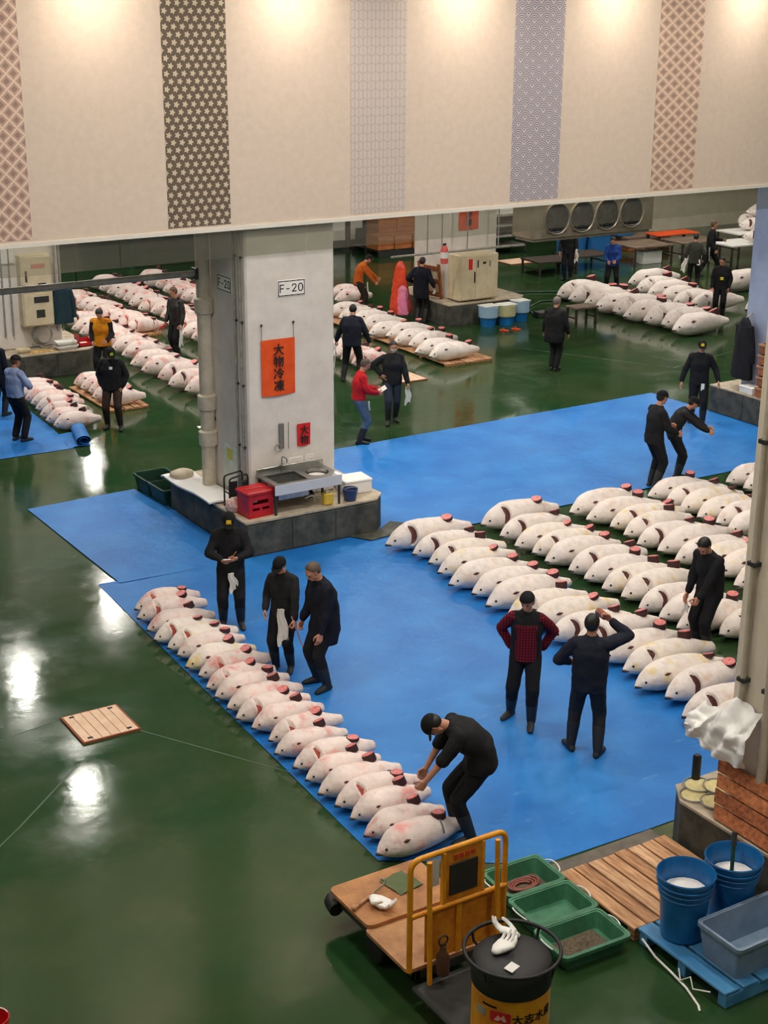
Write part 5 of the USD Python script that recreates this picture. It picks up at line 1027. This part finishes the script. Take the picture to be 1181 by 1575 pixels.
# long pipe rail at the left, hung between columns
x = thing('pipe_rail', 'long grey pipe running left from the white column above the floor', 'pipe', (0, 0, 0)); obj('pipe', rod((3.0, 21.45, 4.12), (9.87, 21.45, 4.12), .05, 10), M_galv, x, 40); obj('flange', rbox(9.83, 9.9, 21.36, 21.54, 4.03, 4.21), M_dark, x)
for xx in (4.6, 7.9): obj('hanger_rod', rod((xx, 21.45, 4.12), (xx, 21.45, HALL_CEILING), .012, 6), M_dark, x)
x = thing('floor_post', 'dark green post standing behind the upper left tuna rows', 'post', (18.32, 44.6, 0)); obj('post', rod((0, 0, 0), (0, 0, HALL_CEILING), .07, 12), M_greend, x, 40); obj('foot', lathe([(0, 0), (.16, 0), (.16, .03), (.08, .05), (0, .05)], 16), M_greend, x)
# pallets under the raised rows
for (a, b, c_, d, lab) in ((19.40, 20.75, 28.35, 30.6, 'low wooden pallet under the near end of the long middle tuna row'), (19.45, 20.8, 30.7, 32.9, 'low wooden pallet under the middle of the long middle tuna row'), (19.5, 20.9, 33.0, 34.9, 'low wooden pallet under the far end of the long middle tuna row'), (14.15, 15.1, 34.95, 37.4, 'low wooden pallet under the near half of the tuna row beyond the yellow jacket'), (14.1, 15.1, 37.5, 40.0, 'low wooden pallet under the far half of the tuna row beyond the yellow jacket'), (11.05, 11.95, 28.55, 30.9, 'low wooden pallet under the short tuna row at left')):
    pallet(lab, a, b, c_, d, .078 if a > 12 else .058, 5, M_woods, 'floor_pallet', .03)
# ------------------------------------------------------------------ far cream column
x = thing('cabinet', 'cream two-door cabinet standing on the plinth of the far cream column', 'cabinet', (23.03, 32.48, .58))
obj('case', rbox(-.62, .62, -.28, .29, .04, 1.24, .015), M_cabinet, x)
da = obj('door', rbox(-.60, -.13, -.30, -.28, .07, 1.2, .008), M_cabinet, x); db = obj('door', rbox(-.11, .60, -.30, -.28, .07, 1.2, .008), M_cabinet, x)
obj('handle', rbox(-.18, -.15, -.325, -.30, .5, .8, .006), M_dark, da); obj('handle', rbox(-.08, -.05, -.325, -.30, .9, 1.1, .006), M_dark, db)
obj('label', rbox(-.36, -.24, -.307, -.30, .86, 1.14, .002), M_red, da, label='red paper label'); obj('small_label', rbox(.1, .2, -.307, -.30, .98, 1.04, .002), M_dark, db); obj('small_label', rbox(.3, .36, -.307, -.30, .9, 1.06, .002), M_galv, db)
x = thing('pipe_rail', 'grey pipe frame in front of the far cream column', 'pipe', (0, 0, 0)); obj('pipe', rod((20.2, 32.1, 1.99), (24.1, 32.1, 1.99), .03, 10), M_galv, x, 40)
for xx in (21.3, 21.75, 22.55, 23.55): obj('upright', rod((xx, 32.1, 1.99), (xx, 32.1, HALL_CEILING), .018, 8), M_galv, x)
x = thing('fire_extinguisher', 'red and white fire extinguisher hung left of the far cream column', 'extinguisher', (21.75, 31.98, 1.72)); obj('cylinder', lathe([(0, 0), (.09, 0), (.1, .03), (.1, .36), (.06, .44), (.02, .47), (0, .47)], 18), mat('extinguisher_paint', (214, 92, 84), .5), x, 40); obj('label', lathe([(.101, .14), (.102, .14), (.102, .3), (.101, .3)], 18), M_white, x); obj('valve', rbox(-.05, .05, -.02, .02, .46, .52, .008), M_dark, x)
for i, (a, b, m, w) in enumerate(((23.00, 31.70, M_blue, 'left'), (23.52, 31.62, M_blue, 'middle'), (24.16, 31.86, M_blue, 'right'))):
    x = thing('waste_bin', f'blue bin with plastic liner and white lid before the far cream column, {w} one', 'bin', (a, b, 0), group='blue lined bins')
    obj('bin', lathe([(0, 0), (.2, 0), (.24, .5), (.25, .52), (.23, .52), (.19, .02), (0, .02)][::-1], 24), m, x, 40)
    ln = lathe([(.225, .22), (.26, .25), (.265, .4), (.268, .53), (.24, .54)], 30); ln.vertices[:, :2] *= (1+.06*(meshkit.fbm(ln.vertices*14, 2, i)-.5))[:, None]
    obj('liner', ln, mat(f'liner_{i}', (150, 182, 206) if i != 1 else (186, 184, 140), .3), x, 40, 'crumpled translucent plastic liner'); obj('lid', rbox(-.24, .24, -.19, .19, .535, .56, .01), M_white, x)
x = thing('crate_rack', 'dark brown wooden crate leaning against the far cream column', 'crate', (22.25, 33.3, .58), 0)
for k in range(3): obj('slat', xf(rbox(-.42, .42, -.02, .02, .04+k*.36, .16+k*.36, .006), rotz(-80)@rotx(8)), M_wbrown[1], x)
for s in (-1, 1): obj('upright', xf(rbox(s*.38-.05, s*.38+.05, -.01, .03, 0, .95, .006), rotz(-80)@rotx(8)), M_wbrown[1], x)
obj('paper_liner', xf(rbox(-.36, .36, .03, .04, .1, .8, .002), rotz(-80)@rotx(8)), M_cabinet, x)
for s, w in ((0, 'left'), (.36, 'right')):
    x = thing('sandal', f'orange sandal on the floor before the blue bins, {w} one', 'sandal', (23.0+s, 30.95-.05*s, 0), 30); obj('sole', prism(Polygon(sbox(-.03, -.1, .03, .1)).buffer(.025), .004, .03), M_orange, x); obj('strap', xf(ring((0, 0, 0), .05, .012, 16, 6, STAND), None, (0, .03, .025)), M_orange, x, True)
x = thing('floor_hose', 'dark hose snaking over the green floor right of the far cream column', 'hose', (0, 0, 0)); obj('hose', tube([(25.6, 35.2, .02), (26.8, 34.9, .02), (28.0, 34.3, .02), (28.6, 33.5, .02), (28.0, 33.1, .02), (26.2, 33.6, .02), (25.3, 33.0, .02), (24.9, 32.2, .02)], .03, 8), M_greend, x, True); obj('end_box', rbox(24.75, 25.1, 31.75, 32.05, .004, .16, .02), M_dark, x)
floor_board('beige board lying on the floor behind the masked man', 17.55, 18.35, 27.6, 28.35, False); floor_board('pale board lying on the floor left of the fan cooler', 29.2, 30.2, 39.05, 39.9, False)
for i, (a, b) in enumerate(((13.5, 25.15), (13.62, 25.2), (12.2, 26.6))):
    x = thing('paper_scrap', ['white paper scrap on the floor left of the white column', 'small white paper scrap beside another on the green floor', 'crumpled white scrap near the left blue sheet'][i], 'scrap', (a, b, .004), 40*i); obj('scrap', grid_sheet(lambda u, v: ((u-.5)*.14, (v-.5)*.08, .002+.01*abs(math.sin(u*5))), 6, 4, .002), M_paper, x)
# ------------------------------------------------------------------ back of the hall
def carton(name, label, cat, loc, rz, w, d, h, m, lid=True, group=None):
    x = thing(name, label, cat, loc, rz, group); obj('body', rbox(-w/2, w/2, -d/2, d/2, 0, h-.04, .01), m, x); obj('lid', rbox(-w/2-.012, w/2+.012, -d/2-.012, d/2+.012, h-.04, h, .01), m, x); return x
carton('foam_box', 'large white foam box at the bottom of the stack behind the white column', 'box', (26.15, 45.3, .25), 0, 1.2, .9, .36, M_styro); carton('foam_box', 'large white foam box on top of another behind the white column', 'box', (26.4, 45.4, .61), 0, 1.4, .9, .42, M_styro)
pallet('dark pallet under the white foam boxes', 25.4, 27.0, 44.8, 45.9, .245, 6, [M_dark, M_dark], 'dark_pallet'); carton('carton', 'brown carton on top of the white foam boxes', 'carton', (26.4, 45.6, 1.03), 0, 1.2, .7, .5, mat('carton_brown', (170, 140, 116), .8))
x = thing('floor_post', 'black post standing before the white foam boxes', 'post', (26.0, 44.1, 0)); obj('post', rod((0, 0, 0), (0, 0, HALL_CEILING), .09, 12), M_dark, x, 40); obj('foot', lathe([(0, 0), (.2, 0), (.2, .03), (0, .04)], 16), M_dark, x)
def slat_crate(label, loc, w, d, h, mats, rz=0):
    x = thing('wooden_crate', label, 'crate', loc, rz); n = 3; s = h/n
    for k in range(n):
        obj('board', rbox(-w/2, w/2, -d/2, -d/2+.03, k*s+.006, (k+1)*s-.006, .005), mats[k % 3], x); obj('board', rbox(-w/2, -w/2+.03, -d/2+.03, d/2, k*s+.006, (k+1)*s-.006, .005), mats[(k+1) % 3], x)
        obj('board', rbox(w/2-.03, w/2, -d/2+.03, d/2, k*s+.006, (k+1)*s-.006, .005), mats[k % 3], x)
    for k in range(5): obj('top_board', rbox(-w/2, w/2, -d/2+k*d/5+.004, -d/2+(k+1)*d/5-.004, h-.004, h+.02, .004), mats[k % 3], x)
    return x
M_oc = [mat(f'orange_plank_{i}', a, .7, b, 3, stretch=(1, 6, 9)) for i, (a, b) in enumerate([((206, 130, 72), (160, 92, 48)), ((192, 116, 60), (150, 84, 42)), ((216, 146, 88), (172, 104, 58))])]
for i, (a, b, z, w) in enumerate(((26.55, 42.9, .22, .62), (27.2, 42.85, .22, .66), (27.9, 42.8, .22, .66), (27.1, 43.7, .66, .72), (27.85, 43.7, .66, .72))):
    slat_crate(['orange-brown wooden crate, left of the low row of three at the back', 'orange-brown wooden crate, middle of the low row of three at the back', 'orange-brown wooden crate, right of the low row of three at the back', 'orange-brown wooden crate on the back stack, upper left', 'orange-brown wooden crate on the back stack, upper right'][i], (a, b, z), w, .8, .44, M_oc)
slat_crate('orange-brown wooden crate under the upper left one at the back', (27.1, 43.7, .22), .72, .8, .42, M_oc); slat_crate('orange-brown wooden crate under the upper right one at the back', (27.85, 43.7, .22), .72, .8, .42, M_oc)
pallet('dark low pallet under the orange-brown crates', 26.2, 28.3, 42.4, 44.2, .21, 7, [M_dark, M_dark], 'dark_pallet')
def table(label, cx, cy, w, d, h, m, ml, rz=0, slats=4, name='low_table'):
    x = thing(name, label, 'table', (cx, cy, 0), rz)
    for k in range(slats): obj('top_board', rbox(-w/2, w/2, -d/2+k*d/slats+.004, -d/2+(k+1)*d/slats-.004, h-.05, h, .006), m, x)
    for sx in (-1, 1):
        for sy in (-1, 1): obj('leg', rbox(sx*(w/2-.06)-.03, sx*(w/2-.06)+.03, sy*(d/2-.06)-.03, sy*(d/2-.06)+.03, 0, h-.05, .005), ml, x)
        obj('rail', rbox(sx*(w/2-.06)-.02, sx*(w/2-.06)+.02, -d/2+.06, d/2-.06, h*.35, h*.35+.04, .004), ml, x)
    return x
M_tab = mat('table_grey_brown', (132, 112, 94), .7, (104, 86, 70), 4); M_tab2 = mat('table_dark', (62, 52, 44), .7)
table('white-topped long table behind the orange-brown crates', 29.6, 45.0, 2.2, .9, .75, M_white, M_dark); x = thing('plastic_film', 'white plastic film heaped on the long table at the back', 'film', (29.7, 45, .752)); obj('film', grid_sheet(lambda u, v: ((u-.5)*1.9, (v-.5)*.8, .02+.35*float(meshkit.fbm(np.array([u*5, v*3, 7.]), 3, 4))*math.sin(u*math.pi)*math.sin(v*math.pi)), 20, 12, .01), M_frost, x, 40)
carton('foam_box', 'tall cream box between the crates and the film-covered table', 'box', (28.2, 44.85, .0), 0, .62, .7, 1.25, M_cabinet)
table('small dark stool table beside the near row of huge tuna', 25.35, 30.7, .78, .5, .48, M_tab, M_tab2, 0, 3)
for (cx, cy, w, d, lab) in ((33.3, 37.4, 1.6, 1.4, 'low grey-brown table before the cream wall, left one'), (35.3, 37.2, 1.7, 1.2, 'low grey-brown table before the cream wall, right one')): table(lab, cx, cy, w, d, .62, M_tab, M_tab2, -4)
carton('foam_box', 'white foam box under the left low table', 'box', (33.4, 37.2, .0), 0, .8, .5, .4, M_styro); carton('foam_box', 'white foam box under the right low table', 'box', (35.3, 37.1, .0), 0, .8, .5, .36, M_styro)
for k in range(4): obj('wooden_board', rbox(34.3, 36.2, 39.2, 40.2, .004+.12*k, .11+.12*k, .01), M_tab if k % 2 else M_wbrown[1], None, False, ['brown board stack piece on the floor before the cream wall', 'grey board second from the bottom before the cream wall', 'brown board third from the bottom before the cream wall', 'grey board on top of the stack before the cream wall'][k], 'board')
x = thing('orange_board', 'orange board lying on the low tables before the cream wall', 'board', (35.6, 38.5, .62), -2); obj('panel', rbox(-.9, .9, -.4, .4, 0, .04, .01), M_orange, x); obj('leg', cat_([box(a-.04, a+.04, b-.04, b+.04, -.62, 0) for a in (-.8, .8) for b in (-.3, .3)]), M_tab2, x)
for i, (a, b, rz) in enumerate(((32.1, 39.6, 4), (33.0, 39.4, -3), (34.5, 39.9, 0))):
    tub('bin', ['large blue bin before the cream wall, left of three', 'large blue bin before the cream wall, middle of three', 'large blue bin before the cream wall, right of three'][i], 'bin', (a, b, .49 if i == 2 else 0), rz, .8, .7, .75, mat(f'far_blue_{i}', (40, 108, 170), .5), 'large blue bins'); 
x = thing('white_sack', 'white sack on the boards beside the cream wall', 'sack', (35.9, 40.6, .0)); m_ = trimesh.creation.icosphere(3, 1.0); m_.vertices *= np.array([.55, .4, .42])*(1+.2*(meshkit.fbm(m_.vertices*2, 3, 2)-.5))[:, None]; m_.apply_translation([0, 0, .40]); obj('sack', m_, M_frost, x, True); obj('base', rbox(-.6, .6, -.45, .45, 0, .05, .01), M_tab2, x)
for (cx, cy, lab) in ((29.4, 37.3, 'dark low pallet table behind the dark figure, left one'), (31.0, 37.6, 'dark low pallet table behind the dark figure, right one')): table(lab, cx, cy, 1.5, 1.1, .45, M_tab2, M_tab2, -4)
x = table('white work table at the far right with tuna on it', 35.6, 34.9, 2.4, 1.2, .85, M_white, M_tab2, -3, 4, 'work_table'); x = table('second white work table behind the first at the far right', 37.6, 36.6, 2.4, 1.2, .85, M_white, M_tab2, -3, 4, 'work_table')
kk = [k for k in PROTO if k[0] == 'R'][0]
for i, (a, b, z, rz, lab) in enumerate(((35.2, 34.8, .87, -40, 'white tuna on the nearer white work table'), (36.9, 36.7, .87, -25, 'white tuna on the second white work table, nearer one'), (37.3, 37.0, .87, 30, 'white tuna on the second white work table, tilted one'), (37.4, 36.9, 1.27, -20, 'white tuna stacked on top of the others on the second table'))):
    dup(PROTO[kk], 'frozen_tuna', lab, 'tuna', (a, b, z), rz, 'tuna on the work tables')
x = thing('wall_poster', 'small red and white poster on the cream wall', 'poster', (39.0, 42.4, 2.2)); obj('sheet', rbox(-.22, .22, -.012, 0, -.25, .3, .003), mat('poster_red', (214, 96, 84), .7), x); obj('white_field', rbox(-.15, .15, -.016, -.012, -.2, -.02, .001), M_paper, x)
x = thing('wall_pipe', 'white pipe bending down the left end of the cream wall', 'pipe', (0, 0, 0)); obj('pipe', tube(fillet([(37.3, 42.28, HALL_CEILING), (37.3, 42.28, 1.6), (37.0, 42.28, .9), (36.2, 42.2, .7)], .5, 8), .11, 14), M_cream, x, 40); obj('bracket', rbox(37.15, 37.45, 42.28, 42.4, 2.6, 2.7), M_dark, x)
x = thing('wall_rail', 'thin rail with hooks along the cream wall', 'rail', (0, 0, 0)); obj('bar', rbox(38, 48, 42.3, 42.36, 2.9, 2.98, .01), M_cabinet, x)
for k in range(8): obj('hook', rbox(38.6+k*1.2, 38.66+k*1.2, 42.26, 42.4, 2.6, 2.92, .01), M_cabinet, x)
# shelves and rack at the foot of the cooler
x = thing('rack_trolley', 'grey rack trolley with trays right of the far cream column', 'trolley', (30.2, 41.2, 0))
for z in (.25, .6, .95, 1.3): obj('shelf', rbox(-.9, .9, -.45, .45, z, z+.06, .01), M_galv, x)
for sx in (-1, 1):
    for sy in (-1, 1): obj('upright', rbox(sx*.86-.03, sx*.86+.03, sy*.42-.03, sy*.42+.03, .08, 1.7, .006), M_dark, x); obj('castor', lathe([(0, 0), (.05, 0), (.06, .04), (0, .08)][::-1], 12, (sx*.86, sy*.42, 0)), M_black, x)
carton('foam_box', 'flat white box on the top shelf of the grey rack trolley', 'box', (30.1, 41.2, 1.362), 0, 1.2, .7, .16, M_styro)
# unit cooler
x = thing('unit_cooler', 'long metal unit cooler with four round fans hanging from the ceiling', 'cooler', (23.38, 28.25, 0))
M_well = mat('fan_well_black', (14, 16, 16), .9)
M_cool = mat('cooler_metal', (158, 144, 122), .45, (134, 122, 102), 3, metal=.3)
obj('casing', rbox(-1.86, 1.86, -.25, .55, 2.86, 4.1, .02), M_cool, x)
for k in range(4):
    cx = -1.16+k*.765; zc = 3.33
    fr = obj('fan_ring', xf(lathe([(.345, 0), (.375, 0), (.38, .04), (.365, .05), (.345, .02)], 36), STAND, (cx, -.25, zc)), M_cool, x, 40)
    obj('fan_well', xf(lathe([(0, .002), (.35, .002), (.35, .008), (0, .008)][::-1], 36), STAND, (cx, -.25, zc)), M_well, fr)
    obj('guard', cat_([xf(ring((0, 0, .035), r, .006, 32, 5), STAND, (cx, -.25, zc)) for r in (.09, .17, .25, .32)]+[xf(rod((-.33, h, .035), (.33, h, .035), .006, 5), STAND@rotz(a), (cx, -.25, zc)) for h, a in ((0, 0), (0, 60), (0, 120))]), M_dark, fr)
    for b in range(4): obj('fan_blade', xf(rbox(.05, .3, -.07, .07, .012, .024, .004), STAND@rotz(45+90*b)@rotx(12), (cx, -.25, zc)), M_dark, fr)
    obj('drip_lip', rbox(cx-.28, cx+.28, -.29, -.25, 3.0, 3.03, .004), M_steel, x)
for sx in (-1.6, 1.6):
    for sy in (-.1, .45): obj('hanger_rod', rod((sx, sy, 4.08), (sx, sy, HALL_CEILING), .018, 8), M_dark, x)
obj('refrigerant_pipe', tube(fillet([(1.86, .1, 3.6), (2.05, .1, 3.6), (2.05, .1, 3.0), (2.3, .3, 2.9)], .1), .04, 8), M_galv, x, 40); obj('drain_pan', rbox(-1.8, 1.8, -.2, .5, 2.80, 2.87, .01), M_cool, x)
# ------------------------------------------------------------------ bluish column
x = thing('wave_poster', 'blue and white poster on the bluish column', 'poster', (22.44, 20.85, 2.0))
obj('sheet', rbox(-.008, 0, -.42, .42, -.30, .38, .002), M_paper, x); r9 = random.Random(5)
obj('blue_print', cat_([xf(prism(Polygon([(a+.10*math.cos(t)*(1+.4*math.sin(3*t+a*9)), b+.07*math.sin(t)*(1+.4*math.cos(2*t+b*7))) for t in np.linspace(0, 6.28, 14)[:-1]]).buffer(0), 0, .002), rotz(-90)@STAND, (-.009, 0, 0)) for a, b in ((-.22, .2), (.05, .14), (.24, .22), (-.1, -.05), (.18, -.08), (-.25, -.18), (.08, .28))]), mat('print_blue', (58, 96, 160), .6), x)
for k in range(5):
    c_ = thing('wooden_crate', ['lowest brown crate stacked against the bluish column', 'second brown crate from the bottom against the bluish column', 'third brown crate from the bottom against the bluish column', 'fourth brown crate from the bottom against the bluish column', 'topmost brown crate stacked against the bluish column'][k], 'crate', (22.26, 20.45, .582+.225*k), 0)
    obj('side_board', rbox(-.20, -.17, -.62, .62, .012, .20, .006), M_wbrown[k % 3], c_); obj('back_board', rbox(.14, .17, -.62, .62, .012, .20, .006), M_wbrown[(k+1) % 3], c_)
    for s in (-1, 1): obj('end_board', rbox(-.17, .14, s*.605-.015, s*.605+.015, .012, .20, .005), M_wbrown[(k+2) % 3], c_)
    obj('base_board', rbox(-.19, .16, -.61, .61, 0, .012, .003), M_wbrown[1], c_); obj('top_rail', rbox(-.23, -.20, -.64, .64, .16, .205, .006), M_woods[1], c_)
x = thing('hanging_coat', 'long dark coat hanging on the corner of the bluish column', 'coat', (22.27, 21.72, .82), 80)
Rg = []
for s_, w_, d_ in ((0, .33, .14), (.3, .30, .14), (.8, .24, .12), (1.05, .20, .10), (1.18, .12, .08), (1.26, .05, .05)):
    Rg.append([(w_*math.cos(a)*(1+.07*math.sin(7*a)), d_*math.sin(a)*(1+.1*math.sin(5*a+1)), s_) for a in np.linspace(0, 2*math.pi, 32, endpoint=False)])
obj('coat', loft(Rg), cloth('coat_black', (36, 36, 40)), x, 50)
for s in (-1, 1): obj('sleeve', tube([(s*.18, 0, 1.1), (s*.25, -.03, .75), (s*.28, -.05, .35)], [.075, .065, .055], 12), cloth('coat_black', (36, 36, 40)), x, 50)
obj('hook', rod((0, .0, 1.24), (0, -.16, 1.34), .012, 6), M_galv, x)
x = thing('foam_box', 'small white foam box on the plinth of the bluish column', 'box', (22.20, 21.35, .582), 0); obj('body', rbox(-.16, .1, -.2, .16, 0, .12, .01), M_styro, x); obj('lid', rbox(-.17, .11, -.21, .17, .12, .15, .008), M_styro, x)
